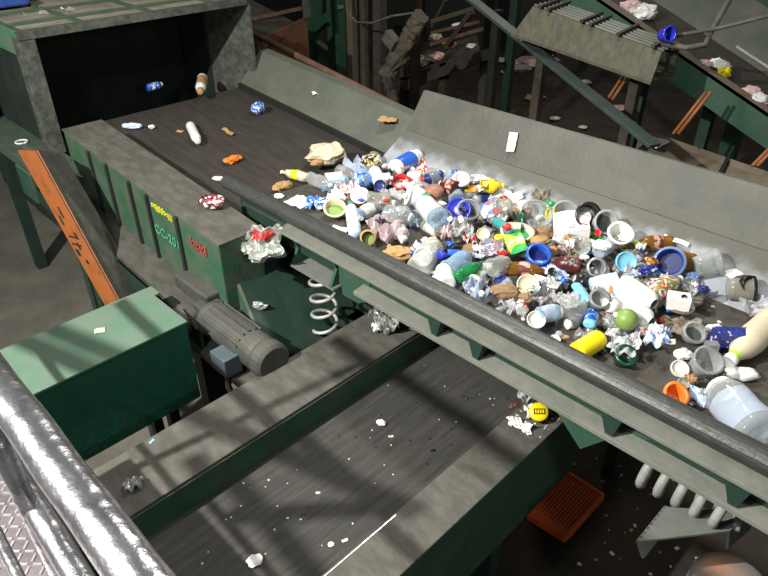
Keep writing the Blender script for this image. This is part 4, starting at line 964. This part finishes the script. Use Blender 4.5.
# centre
tub(538, 257, 22, 13, 'blue', 'blue ring lid in the heap centre', 'tilt', .95, inner='navy', name='plastic_disc', cat='lid', short='blue ring lid')
lump(521, 261, 15, 9, 'navy', 'navy scrap left of the blue ring lid', 0, .2, short='navy scrap')
bott('soda', 582, 266, 552, 259, 15, 'maroon', 'dark maroon bottle below the round frosted lid', cap='maroon', crush=.15, short='maroon bottle')
bott('soda', 503, 267, 547, 271, 15, 'amber', 'dark brown cola bottle with label below the blue ring lid', cap='white', lab='p_brown', crush=.1, short='brown cola bottle')
film(556, 270, 15, 22, 'paleblue', 'pale blue scrap with a black hole right of the brown cola bottle', 60, .02, name='plastic_scrap', cat='scrap', tilt=.5, short='pale blue scrap')
lid(552, 271, 8, 'black', 'small black disc for the hole in the pale blue scrap', name='bottle_cap', cat='cap', short='small black cap')  # black disc drawn in place of the dark hole in the scrap
strip(546, 281, 28, 9, 'paper', 'white paper strip lying across the heap centre', -38, .12, name='paper_strip', short='white strip in the centre')
lid(528, 285, 22, 'cream', 'cream oval lid left of the white strip', short='cream oval lid')
film(543, 293, 34, 22, 'film', 'shiny white film bag below the cream oval lid', 10, .05, name='plastic_bag', cat='bag', short='white film bag')
lump(505, 292, 30, 17, 'rag', 'brown crumpled rag near the rail below the brown cola bottle', -5, .2, name='brown_rag', cat='rag', short='brown rag')
lump(525, 298, 8, 14, 'rag', 'small brown rag end right of the brown rag', 60, .2, name='brown_rag', cat='rag', short='brown rag end')
lump(499, 306, 13, 10, 'cream', 'cream scrap below the brown rag', 30, .2, name='paper_scrap', cat='paper', short='cream scrap')
bott('wide', 558, 306, 588, 312, 24, 'clear', 'large clear crumpled bottle behind the yellow tub', cap=None, crush=.28, short='large clear crumpled bottle')
film(570, 300, 26, 18, 'film', pri=6, label='crinkled clear film on the large clear crumpled bottle', deg=30, amp=.03)
bott('tall', 577, 280, 590, 298, 11, 'lightblue', 'light blue tube below the silver cup', cap='lightblue', flat=.6, name='plastic_tube', cat='tube', short='light blue tube')
bott('round', 590, 324, 597, 306, 12, 'lightblue', 'light blue bottle with white label above the yellow tub', cap='white', lab='p_blue', flat=.7, short='light blue labelled bottle')
cart(607, 288, 27, 26, 8, 'paleblue', 'pale blue flat jug with orange stripe left of the white bottles', 15, crush=.03, axis=(.3, -.35, .85), name='plastic_jug', cat='jug', short='pale blue jug')
strip(611, 289, 19, 3, 'orange', 'orange paper stripe across the pale blue jug', 68, .0, name='label_strip', short='orange stripe')
bott('wide', 538, 312, 560, 309, 17, 'clearblue', 'bluish clear bottle near the rail left of large clear bottle', cap='white', lab='bluefilm', crush=.2, short='near bluish bottle')
bott('soda', 491, 270, 508, 260, 18, 'clear', 'crumpled clear bottle left of the brown cola bottle', cap=None, crush=.3, short='left clear bottle')
film(485, 252, 26, 10, 'p_stripe', 'black striped wrapper left of the green printed carton', 15, .02, name='crumpled_wrapper', cat='wrapper', short='striped wrapper')
lump(486, 260, 14, 11, 'paper', 'white paper scrap below the striped wrapper', 0, .2, name='paper_scrap', cat='paper', short='white paper scrap')
# two white bottles and around
bott('round', 621, 282, 655, 304, 21, 'white', 'upper of the two white bottles lying side by side', cap=None, lab=None, group='white bottles', short='upper white bottle')
bott('round', 615, 303, 652, 323, 22, 'white', 'lower of the two white bottles above the green ball', cap=None, lab=None, group='white bottles', short='lower white bottle')
bott('soda', 652, 292, 680, 278, 18, 'p_multi', 'white bottle with orange and green label right of the white bottles', cap='white', lab='p_multi', crush=.08, short='orange and green bottle')
cart(680, 295, 20, 14, 13, 'white', 'white cube box with a dark square hole at the right', -15, crush=.02, name='plastic_box', cat='box', short='white cube box')
lid(684, 297, 5, 'black', 'small dark square plug on the white cube box', axis='cam', name='hole_patch', cat='hole_patch', short='dark hole')  # black disc drawn in place of the shaded hole in the box
lid(679, 305, 30, 'dimclear', 'clear flat lid under the white cube box', axis='up', short='clear flat lid', pri=1)
tub(611, 306, 18, 12, 'white', 'white dish cap left of the green ball', 'down', .8, rim='brown', name='plastic_dish', cat='dish', short='white dish')
tub(599, 302, 18, 11, 'grey', 'grey tub left of the white dish', 'tilt', .9, short='grey tub')
ball(627, 317, 22, 'olive', 'olive green ball below the white bottles', short='green ball')
bott('tall', 576, 347, 603, 331, 20, 'yellow', 'bright yellow cup lying near the rail', cap=None, name='plastic_cup', cat='cup', short='yellow cup')
bott('soda', 603, 322, 616, 326, 14, 'clear', 'small crumpled clear bottle left of the green ball', cap=None, crush=.3, short='small clear bottle')
film(624, 336, 36, 20, 'p_text', 'crumpled white and silver wrapper below the green ball', -5, .04, name='crumpled_wrapper', cat='wrapper', short='white and silver wrapper')
film(655, 335, 24, 20, 'paleblue', 'folded pale grey paper right of the silver wrapper', -20, .03, name='folded_paper', cat='paper', short='folded grey paper')
tub(625, 358, 20, 14, 'darkgreen', 'dark green tub under clear film near the rail', 'tilt', .9, short='dark green tub')
film(622, 349, 30, 13, 'film', 'clear film lying over the dark green tub', -10, .02, pri=6)
strip(662, 357, 16, 6, 'cream', 'beige plastic strip right of the dark green tub', -15, .1, short='beige strip')
lid(535, 328, 19, 'whitedull', 'white oval lid on the near edge below the near bluish bottle', short='white oval lid')
lid(555, 340, 11, 'white', 'small white cap left of the yellow cup', name='bottle_cap', cat='cap')
film(478, 290, 25, 22, 'bluefilm', 'shiny bluish film near the rail left of the brown rag', 20, .05, short='shiny bluish film')
lump(481, 293, 8, 7, 'paper', 'tiny white scrap on the shiny bluish film', 0, .2, name='paper_scrap', cat='paper', pri=6, hi=.05)
# front left
lump(399, 254, 30, 19, 'tan', 'tan crumpled foam against the near rail', -15, .22, name='foam_chunk', cat='foam', short='tan foam')
bott('wide', 418, 272, 436, 246, 25, 'frosted', 'large frosted bottle beside the tan foam', cap=None, crush=.12, short='large frosted bottle')
lid(423, 257, 19, 'white', 'big white lid on the large frosted bottle', axis='cam', h=.03, short='big white lid')
lump(440, 256, 14, 11, 'cobalt', 'cobalt blue scrap right of the big white lid', 0, .12, short='cobalt scrap', pri=6, hi=.07)
cart(457, 253, 19, 9, 4, 'blue', 'bright blue label card right of the cobalt scrap', -10, crush=.05, short='blue label card')
bott('wide', 446, 269, 468, 256, 18, 'clearblue', 'light blue clear bottle below the blue label card', cap=None, crush=.18, short='front light blue bottle')
bott('tall', 447, 283, 443, 268, 18, 'white', 'round white bottle against the near rail', cap='white', short='round white bottle')
bott('soda', 457, 279, 481, 264, 14, 'cleargreen', 'crushed green bottle right of the round white bottle', cap='green', crush=.22, short='crushed green bottle')
cart(431, 236, 14, 10, 4, 'cream', 'cream card scrap above the large frosted bottle', 20, short='cream card')
film(447, 232, 15, 13, 'pinkfilm', 'pinkish film above the blue label card', 0, .04, short='pinkish film')
film(470, 237, 17, 11, 'p_red', 'red and white wrapper left of the cream cap', 0, .03, name='crumpled_wrapper', cat='wrapper', short='red and white wrapper')
film(462, 228, 24, 16, 'film', 'clear film below the clear jar', 20, .05)
# right end
tub(745, 281, 22, 22, 'dimclear', 'clear jar with a black lid on its side at the right', tuple(VIEWX + np.array((0, -.3, .1))), .9, lid='black', name='plastic_jar', cat='jar', short='black lidded jar')
cart(733, 275, 14, 11, 3, 'paper', 'white label paper on the black lidded jar', 25, short='white label paper')
lid(748, 284, 17, 'black', 'round black lid right of the white label paper', axis=(.7, -.4, .4), h=.03, short='round black lid')
film(762, 286, 22, 22, 'film', 'white wispy film at the right edge', 60, .05, tilt=.4, short='wispy film')
tub(709, 264, 24, 22, 'clear', 'clear cup tipped over right of the amber bottle', 'right', .8, name='plastic_cup', cat='cup', short='tipped clear cup')
film(691, 287, 22, 18, 'greyfoil', 'crumpled silver film right of the orange and green bottle', 30, .04, short='crumpled silver film')
lump(704, 289, 11, 10, 'navy', 'navy scrap right of the crumpled silver film', 0, .2, short='right navy scrap')
film(686, 319, 48, 20, 'brownfilm', 'brownish clear film lying flat right of the white bottles', -12, .025, short='brownish film')
lump(712, 328, 19, 9, 'paper', 'white paper scrap behind the blue printed box', 15, .2, name='paper_scrap', cat='paper', short='white scrap behind the box')
tub(694, 335, 21, 12, 'clear', 'clear round cup left of the blue printed box', 'tilt', .9, inner='darkgrey', name='plastic_cup', cat='cup', short='round clear cup')
cart(730, 342, 36, 14, 27, 'p_navy', 'navy blue printed box standing at the right', -3, crush=.02, name='printed_box', cat='box', short='navy box')
cart(712, 345, 12, 8, 27, 'grey', 'pale grey box end left of the navy box', -3, crush=.03, name='carton_end', cat='carton', short='grey box end')
lump(742, 374, 33, 18, 'white', 'crumpled white bag under the tan bottle', -5, .14, True, name='plastic_bag', cat='bag', short='crumpled white bag')
bott('ring', 776, 318, 731, 362, 29, 'cream', 'dusty tan bottle with white cap and lime ring at the right', cap='white', lab='lime', crush=.05, short='tan bottle')
tub(705, 366, 26, 30, 'clear', 'crushed clear cup below the grey box end', 'tilt', .85, crush=.2, name='crushed_cup', cat='cup', short='crushed clear cup')
lump(683, 354, 20, 15, 'paper', 'crumpled white tissue left of the crushed clear cup', 10, .2, name='paper_tissue', cat='paper', short='right white tissue')
lid(680, 368, 18, 'whitedull', 'round white lid below the right white tissue', short='round white lid')
lid(685, 379, 12, 'frosted', 'small frosted lid below the round white lid', short='small frosted lid')
tub(674, 398, 22, 20, 'orangewhite', 'orange cup by the near rail at the right', 'tilt', .85, name='plastic_cup', cat='cup', crush=.08, short='orange cup')
film(699, 398, 20, 22, 'paleblue', 'folded pale blue paper right of the orange cup', 60, .03, name='folded_paper', cat='paper', tilt=.5, short='pale blue paper')
lump(691, 413, 18, 11, 'whitedull', 'white plastic scrap on the rail below the pale blue paper', -10, .15, short='rail scrap', name='plastic_scrap', cat='scrap')
bott('wide', 760, 438, 720, 389, 44, 'clear', 'large clear bottle with pale bluish label at the lower right', cap='white', lab='bluefilm', crush=.12, short='large labelled bottle')
strip(763, 408, 26, 8, 'white', 'white plastic strip at the right edge', -50, .05, short='edge strip')
lump(762, 445, 16, 12, 'greyfoil', 'silver foil scrap at the right edge below the large labelled bottle', 20, .25, name='foil_scrap', cat='foil', short='edge foil')
lump(518, 171, 10, 5, 'grey', 'dark flake of dirt on the steel slope near the yellow bottle', 20, .2, name='dirt_flake', cat='flake', short='dirt flake')
NOW[0] = True
for _p, _i, fn, a, k in sorted(QUEUE, key=lambda t: (t[4].pop('pri', t[0]), t[1])): fn(*a, **k)
for i in range(75):
    while True:
        x, y_ = rng.uniform(290, 730), rng.uniform(150, 400)
        if poly_in(x, y_, PILE) or (x > 650 and poly_in(x, y_, [(640, 290), (700, 290), (768, 330), (768, 400), (700, 400), (640, 350)])): break
    mt, nn = rng.choice([('paper', 'small white scrap'), ('paper', 'small white scrap'), ('foil', 'small silver scrap'), ('bluefilm', 'small bluish scrap'), ('tan', 'small tan scrap'), ('film', 'small shiny clear scrap'), ('film', 'small shiny clear scrap'), ('black', 'small black scrap'), ('red', 'small red scrap'), ('blue', 'small blue scrap'), ('whitedull', 'small dull white scrap')])
    if rng.random() < .5: o = film(x, y_, rng.uniform(7, 14), rng.uniform(5, 10), mt, '', rng.uniform(0, 180), .015, name='plastic_scrap', cat='scrap')
    else: o = lump(x, y_, rng.uniform(6, 11), rng.uniform(4, 8), mt, '', rng.uniform(0, 180), .25, name='plastic_scrap', cat='scrap', sub=2)
    FILL.append((o, x, y_, nn, 'scrap')); ITEMS.pop()
for o, x, y_, noun, ct in FILL:
    best = sorted((it for it in ITEMS if it[2] != it[3]), key=lambda it: math.hypot(it[0] - x, (it[1] - y_) * 1.4))[:2]
    def rel(it):
        dx_, dy_ = x - it[0], y_ - it[1]
        return ('right of' if dx_ > 0 else 'left of') if abs(dx_) > abs(dy_) * 1.3 else ('in front of' if dy_ > 0 else 'behind')
    o['label'] = '%s just %s the %s' % (noun, rel(best[0]), best[0][2]) if True else ''
    o['second'] = ' and %s the %s' % (rel(best[1]), best[1][2])
    o['group'] = {'bottle': 'crushed bottles in the heap', 'film': 'crumpled film in the heap', 'wrapper': 'crumpled wrappers in the heap', 'cup': 'plastic cups in the heap', 'scrap': 'small scraps in the heap'}[ct]
for o, *_ in FILL:
    s = o['label'] + o['second']
    if len(s.split()) <= 16: o['label'] = s
    del o['second']
seen = {}
for o, x, y_, noun, ct in FILL:
    l = o['label']; seen[l] = seen.get(l, 0) + 1
    if seen[l] > 1: o['label'] = l.replace(noun, ['', 'second ', 'third ', 'fourth ', 'fifth '][min(seen[l] - 1, 4)] + noun)
tag(emit([sheet_part('scrap', .06, .12, 'whitedull', .006, 3.3)], frame((0, -.89, .45), (1, 0, .2)), atY(512, 142, 3.315), 'paper_scrap', '', ''), 'white paper scrap stuck on the grey back plate', 'paper')
# ------------------------------------------------------------------ scraps on the upper belt, thrown into the hood and lying about
def spot(z, fn, *a, **k): return fn(*a, fixed=z, **k)
def bzp(px, py):
    z = -.15
    for _ in range(6): z = bz(at(px, py, z).x)
    return z
spot(bzp(195, 140) + .002, bott, 'wide', 191, 129, 199, 146, 10, 'white', 'white bottle lying alone on the brown upper belt', cap='white')
spot(bzp(228, 133), strip, 228, 133, 22, 4, 'tan', 'bent yellowish strip on the upper belt right of the white bottle', -35, .3)
spot(bzp(233, 164), lump, 233, 163, 20, 11, 'orangewhite', 'orange wrapper on the upper belt near the feeder lip', 45, .25)
spot(bzp(220, 181), lump, 219, 181, 15, 7, 'whitedull', 'white scrap at the left tip of the feeder rail', -10, .15, name='paper_scrap', cat='paper')
spot(bzp(258, 116), lump, 258, 115, 13, 15, 'p_blue', 'blue and white wrapper on the upper belt by the far guard', -50, .2)
spot(bzp(132, 130), lump, 132, 129, 20, 8, 'paleblue', 'pale lilac rag on the upper belt beside the green guard', 0, .2, name='rag', cat='rag')
spot(bzp(152, 129), lump, 152, 129, 7, 6, 'white', 'small white scrap on the belt right of the pale rag', 0, .15, name='paper_scrap', cat='paper')
spot(bzp(180, 132), strip, 180, 132, 8, 3, 'tan', 'tiny tan strip left of the white bottle on the belt', -30)
spot(.0, bott, 'round', 148, 92, 163, 88, 8, 'blue', 'blue and white bottle tumbling into the dark hood', cap='white', lab='p_blue', crush=.1)
spot(.05, bott, 'round', 204, 82, 201, 97, 10, 'white', 'white and gold bottle tumbling into the dark hood', cap='tan', lab='tan', crush=.1)
spot(.105, film, 320, 93, 17, 8, 'paper', 'white paper scrap on the ridge of the far belt guard', 20, .012, name='paper_scrap', cat='paper')
spot(.09, film, 388, 121, 18, 7, 'tan', 'torn tan paper on the far belt guard near the grey plate', -15, .01, name='paper_scrap', cat='paper')
spot(bz(-3.05) + .216, lump, 213, 209, 27, 19, 'p_redfoil', 'crushed red and silver can on the end of the green guard', -15, .2, name='crushed_can', cat='can')
# draped foil at the end of the green guard
spot(-.13, film, 266, 258, 50, 40, 'foil', 'crumpled silver foil sheet hanging at the end of the green guard', 20, .06, name='foil_sheet', cat='foil', tilt=.9)
spot(-.03, film, 262, 238, 24, 13, 'red', 'red wrapper above the hanging silver foil', 25, .02, name='red_wrapper', cat='wrapper')
spot(-.42, lump, 259, 309, 20, 14, 'foil', 'small foil ball behind the gear motor', 0, .25, name='foil_ball', cat='foil')
spot(-.49, film, 386, 328, 34, 32, 'foil', 'crumpled silver foil on the far guard of the lower belt', 40, .06, name='foil_sheet', cat='foil', tilt=.3)
spot(-.48, film, 377, 329, 14, 12, 'white', 'white plastic scrap beside the foil on the far guard', 10, .02, name='plastic_scrap', cat='scrap')
spot(-.2, lump, 338, 262, 10, 12, 'foil', 'small foil scrap inside the front spring bracket', 0, .25, name='foil_scrap', cat='foil')
# near guard of the lower belt
p = at(538, 412, -.45)
yl = emit([lathe_part('case', dense([(0, 0), (.042, 0), (.046, .006), (.046, .028), (.042, .034), (0, .034)], .02), T['yellow'], n=28), Part('badge', [(-.028, -.014, .0345), (.028, -.014, .0345), (.028, .014, .0345), (-.028, .014, .0345), (-.028, -.014, .0355), (.028, -.014, .0355), (.028, .014, .0355), (-.028, .014, .0355)], [(0, 1, 2, 3), (7, 6, 5, 4), (0, 1, 5, 4), (1, 2, 6, 5), (2, 3, 7, 6), (3, 0, 4, 7)], T['black'], smooth=False)] +
          [Part('badge_stroke', [(x0, -.009, .0357), (x0 + .008, -.009, .0357), (x0 + .008, .009, .0357), (x0, .009, .0357)], [(0, 1, 2, 3)], T['yellow'], smooth=False) for x0 in (-.022, -.01, .002, .014)],
          frame(TOCAM + np.array((0, 0, .6)), VIEWX), Vector((p.x, p.y, -.455)), 'tape_measure', 'round yellow tape case with black badge at the end of the near guard', 'tape measure')
spot(-.5, film, 520, 428, 20, 24, 'white', 'torn white plastic sheet on the near guard below the yellow case', 50, .03, name='plastic_scrap', cat='scrap')
spot(-.5, film, 532, 416, 24, 14, 'paper', 'white paper pile between torn sheet and yellow case', 10, .03, name='paper_scrap', cat='paper')
spot(-.5, film, 525, 400, 22, 12, 'film', 'clear film scrap at the far end of the near guard', 10, .03)
spot(-.5, lump, 514, 407, 16, 8, 'brown', 'brown scrap at the inner edge of the near guard', 30, .2)
spot(LB, lump, 381, 424, 11, 14, 'paper', 'crumpled white paper ball in the middle of the lower belt', 60, .2, name='paper_ball', cat='paper', tall=.4)
spot(LB, lump, 255, 562, 24, 20, 'paper', 'large white paper scrap at the bottom of the lower belt', 20, .2, name='paper_ball', cat='paper', tall=.4)
spot(LB, lump, 331, 545, 9, 9, 'whitedull', 'small dirty white scrap near the bottom right of the belt', 20, .2, name='paper_scrap', cat='paper', tall=.3)
spot(LB, strip, 345, 541, 9, 4, 'whitedull', 'thin white strip beside the small dirty scrap on the belt', 40)
spot(LB, lump, 318, 493, 7, 4, 'whitedull', 'tiny white scrap left on the lower belt', 0, .2, name='paper_scrap', cat='paper', tall=.3)
spot(LB, strip, 391, 437, 7, 2.5, 'cream', 'tiny cream strip below the white paper ball', 20)
spot(LB, lump, 465, 398, 8, 6, 'black', 'small black scrap on the upper part of the lower belt', -30, .2, name='rubber_scrap', cat='scrap', tall=.4)
spot(LB, lump, 433, 451, 8, 5, 'black', 'small black scrap below the middle of the lower belt', 20, .2, name='rubber_scrap', cat='scrap', tall=.4)
spot(-.5, film, 135, 487, 28, 14, 'greyfoil', 'crumpled grey foil on the far guard next to the handrail', 20, .02, name='foil_sheet', cat='foil')
spot(-.5, strip, 152, 442, 8, 3, 'lightblue', 'thin light blue strip on the far guard below the green box', 80)
spot(-.29, film, 100, 313, 14, 6, 'whitedull', 'small pale scrap at the back edge of the green box lid', 0, .008, name='paper_scrap', cat='paper') if False else None
spot(-.294, film, 100, 331, 12, 6, 'cream', 'pale dust flake on the green box lid', 20, .003, name='dust_flake', cat='flake')
# things on the hood roof and further off
spot(HZ - .09, film, 52, 20, 34, 14, 'greyfoil', 'heap of grey torn rubber in the hood roof panel', 10, .05, name='rubber_scrap', cat='scrap')
spot(HZ - .09, lump, 54, 24, 26, 6, 'black', 'black rubber piece in the hood roof panel', 10, .25, name='rubber_scrap', cat='scrap')
spot(HZ - .09, lump, 22, 8, 18, 4, 'darkgrey', 'flat grey scrap at the back of the hood roof', 10, .2, name='rubber_scrap', cat='scrap')
p = at(14, 7, HZ); tag(MB().box(p.x - .35, p.x, p.y - .45, p.y + .14, HZ, HZ + .09).build('blue_crate', M['blue_tarp'], bevel=.02), 'blue plastic crate at the top left corner on the hood', 'crate')
p = Vector((-4.72, 1.4, .16)); q_ = at(22, 143, -.12)
tag(MB().tube([q_ + Vector((math.cos(a) * .045, math.sin(a) * .045, .01)) for a in [2 * PI * i / 16 for i in range(17)]], .008, 6).build('wire_ring', T['paper'], smooth=True), 'small white ring lying on the beam below the hood', 'ring')
def bg(o): return o
tag(emit([box_part('board', .2, .16, .02, 'white', 3, .03)], yawframe(40), at(655, 142, -.33), 'paper_label', '', ''), 'white paper label lying on the tan board', 'paper')
p = t0.lerp(t1, .93)
tag(emit(tub_parts(.045, .055, .09, 'cobalt'), frame((.8, -.4, .3), (0, 0, 1)), p + Vector((.03, .06, .09)), 'plastic_cup', '', ''), 'small blue cup on the end of the gutter beam', 'cup')
def onbelt(t, l): return c0.lerp(c1, t) + lat * l + Vector((0, 0, -.04))
for t, l, s_, mt, lb in ((.28, .35, .11, 'white', 'white crumpled paper near the top of the right conveyor'), (.24, .3, .09, 'pink', 'pinkish paper scrap near the top of the right conveyor'), (.64, .25, .1, 'white', 'white carton piece on the right conveyor behind the yellow one'), (.67, .2, .08, 'yellow', 'yellow and white scrap on the right conveyor'), (.62, .15, .07, 'pink', 'pinkish scrap left of the white carton on the right conveyor'), (.655, .12, .06, 'black', 'black scrap beside the yellow scrap on the right conveyor'), (.83, .15, .09, 'white', 'white cup low on the right conveyor'), (.8, .2, .09, 'pink', 'mauve wrapper low on the right conveyor')):
    tag(emit([chunk_part('scrap', s_ * 1.2, s_, s_ * .7, mt, .2, t * 50)], yawframe(20), onbelt(t, l), 'paper_scrap', '', ''), lb, 'scrap', 'scraps on the right conveyor')
for i, (px, py, s_, mt, lb) in enumerate(((533, 62, .3, 'pink', 'lilac bag on the ground beyond the angle iron'), (520, 68, .2, 'pinkfilm', 'pinkish film left of the lilac bag'), (560, 58, .18, 'pink', 'mauve bag right of the lilac bag'), (620, 108, .13, 'pink', 'pale paper on the ground by the orange rods'), (500, 60, .12, 'white', 'white scrap between the two steel posts'), (507, 72, .1, 'whitedull', 'dull white scrap below the two steel posts'), (585, 82, .1, 'cream', 'pale scrap on the ground under the gutter'), (555, 118, .07, 'cream', 'tiny pale scrap on the ground behind the far plate'), (583, 127, .06, 'whitedull', 'tiny white scrap on the ground behind the far plate'), (535, 97, .14, 'tan', 'flat tan scrap on the ground below the angle iron'))):
    tag(emit([chunk_part('scrap', s_ * 1.3, s_, s_ * .35, mt, .2, i * 7 + 1)], yawframe(15), at(px, py, FLOOR + .05), 'ground_scrap', '', ''), lb, 'scrap', 'scraps on the ground')
for i, (px, py, s_, mt) in enumerate(((425, 62, .12, 'cream'), (435, 57, .14, 'pink'), (442, 60, .1, 'tan'), (411, 72, .08, 'whitedull'), (428, 66, .09, 'white'), (418, 58, .1, 'tan'), (449, 44, .09, 'tan'), (458, 26, .08, 'white'), (434, 37, .1, 'cream'), (472, 46, .07, 'whitedull'))):
    tag(emit([chunk_part('scrap', s_ * 1.2, s_, s_ * .5, mt, .22, i * 5 + 2)], yawframe(10), atY(px, py, 7.9), 'rack_scrap', '', ''), '%s scrap on the timber rack, %s' % ({'cream': 'cream', 'pink': 'pinkish', 'tan': 'tan', 'whitedull': 'dull white', 'white': 'white'}[mt], ['left of the pinkish one', 'largest of the litter', 'right of the largest pinkish one', 'lowest and furthest left', 'in front of the largest pinkish one', 'behind the cream one', 'under the slanting bar', 'highest of the litter', 'on the middle bar', 'furthest right'][i]), 'scrap', 'litter on the timber rack')
# loose crumbs nobody could count
def crumbs(name, n, fn, mats, label, sz):
    for mt in mats:
        mb = MB()
        for i in range(n):
            c = fn(); s_ = sz * rng.uniform(.4, 1.2)
            mb.box(-s_, s_, -s_ * .7, s_ * .7, 0, s_ * .5, Matrix.Translation(c) @ Matrix.Rotation(rng.uniform(0, 6), 4, 'Z'))
        o = mb.build(name, T[mt]); o['kind'] = 'stuff'; tag(o, label % {'whitedull': 'pale', 'tan': 'tan', 'black': 'dark'}[mt], 'crumbs')
crumbs('belt_crumbs', 45, lambda: Vector((rng.uniform(-1.95, -1.25), rng.uniform(.6, 2.4), LB)), ['whitedull', 'black'], 'tiny %s crumbs scattered over the lower black belt', .0045)
crumbs('guard_crumbs', 40, lambda: Vector((rng.uniform(-1.2, -1.02), 2.2 + abs(rng.gauss(0, .12)) * -1 + .15, -.499)), ['whitedull', 'tan'], 'tiny %s crumbs on the end of the near guard', .006)
crumbs('pan_crumbs', 60, lambda: (lambda x: Vector((x, rng.uniform(2.1, 2.95), .001)))(rng.uniform(-3, .3)), ['whitedull', 'tan', 'black'], 'tiny %s crumbs spread over the feeder pan', .008)
crumbs('ground_crumbs', 50, lambda: Vector((rng.uniform(-1.6, -.2), rng.uniform(2.6, 4.2), FLOOR + .005)), ['whitedull', 'tan'], 'tiny %s crumbs on the dirt below the feeder', .012)
for o in list(SC.objects):
    if 'category' in o and 'group' not in o and o.name.split('.')[0] in ('plastic_bottle', 'bottle_cap', 'plastic_cup', 'plastic_disc', 'crumpled_film', 'crumpled_wrapper', 'paper_scrap', 'plastic_tub', 'plastic_jar', 'plastic_bag', 'crushed_cup', 'carton', 'foil_sheet', 'plastic_strip', 'folded_paper'):
        o['group'] = {'plastic_bottle': 'plastic bottles among the waste', 'bottle_cap': 'loose bottle caps', 'plastic_cup': 'loose plastic cups', 'plastic_disc': 'loose plastic lids', 'crumpled_film': 'pieces of clear film', 'crumpled_wrapper': 'loose wrappers', 'paper_scrap': 'loose paper scraps', 'plastic_tub': 'loose plastic tubs', 'plastic_jar': 'loose plastic jars', 'plastic_bag': 'loose plastic bags', 'crushed_cup': 'crushed cups', 'carton': 'loose cartons', 'foil_sheet': 'crumpled foil pieces', 'plastic_strip': 'loose strips', 'folded_paper': 'folded papers'}[o.name.split('.')[0]]
# leave out bottom-layer pieces that end up wholly buried under the others
bpy.context.view_layer.update()
dg = bpy.context.evaluated_depsgraph_get()
seen_by = {}
for py in range(130, 450, 1):
    for px in range(262, 768, 2):
        ok, loc, nor, idx, ob, mw = SC.ray_cast(dg, CV, ray(px, py).normalized())
        if ok:
            top = ob.original if hasattr(ob, 'original') else ob
            while top.parent: top = top.parent
            seen_by[top.name] = seen_by.get(top.name, 0) + 1
for o, *_ in FILL:
    if seen_by.get(o.name, 0) < 3:
        for c in list(o.children): bpy.data.objects.remove(c)
        bpy.data.objects.remove(o)
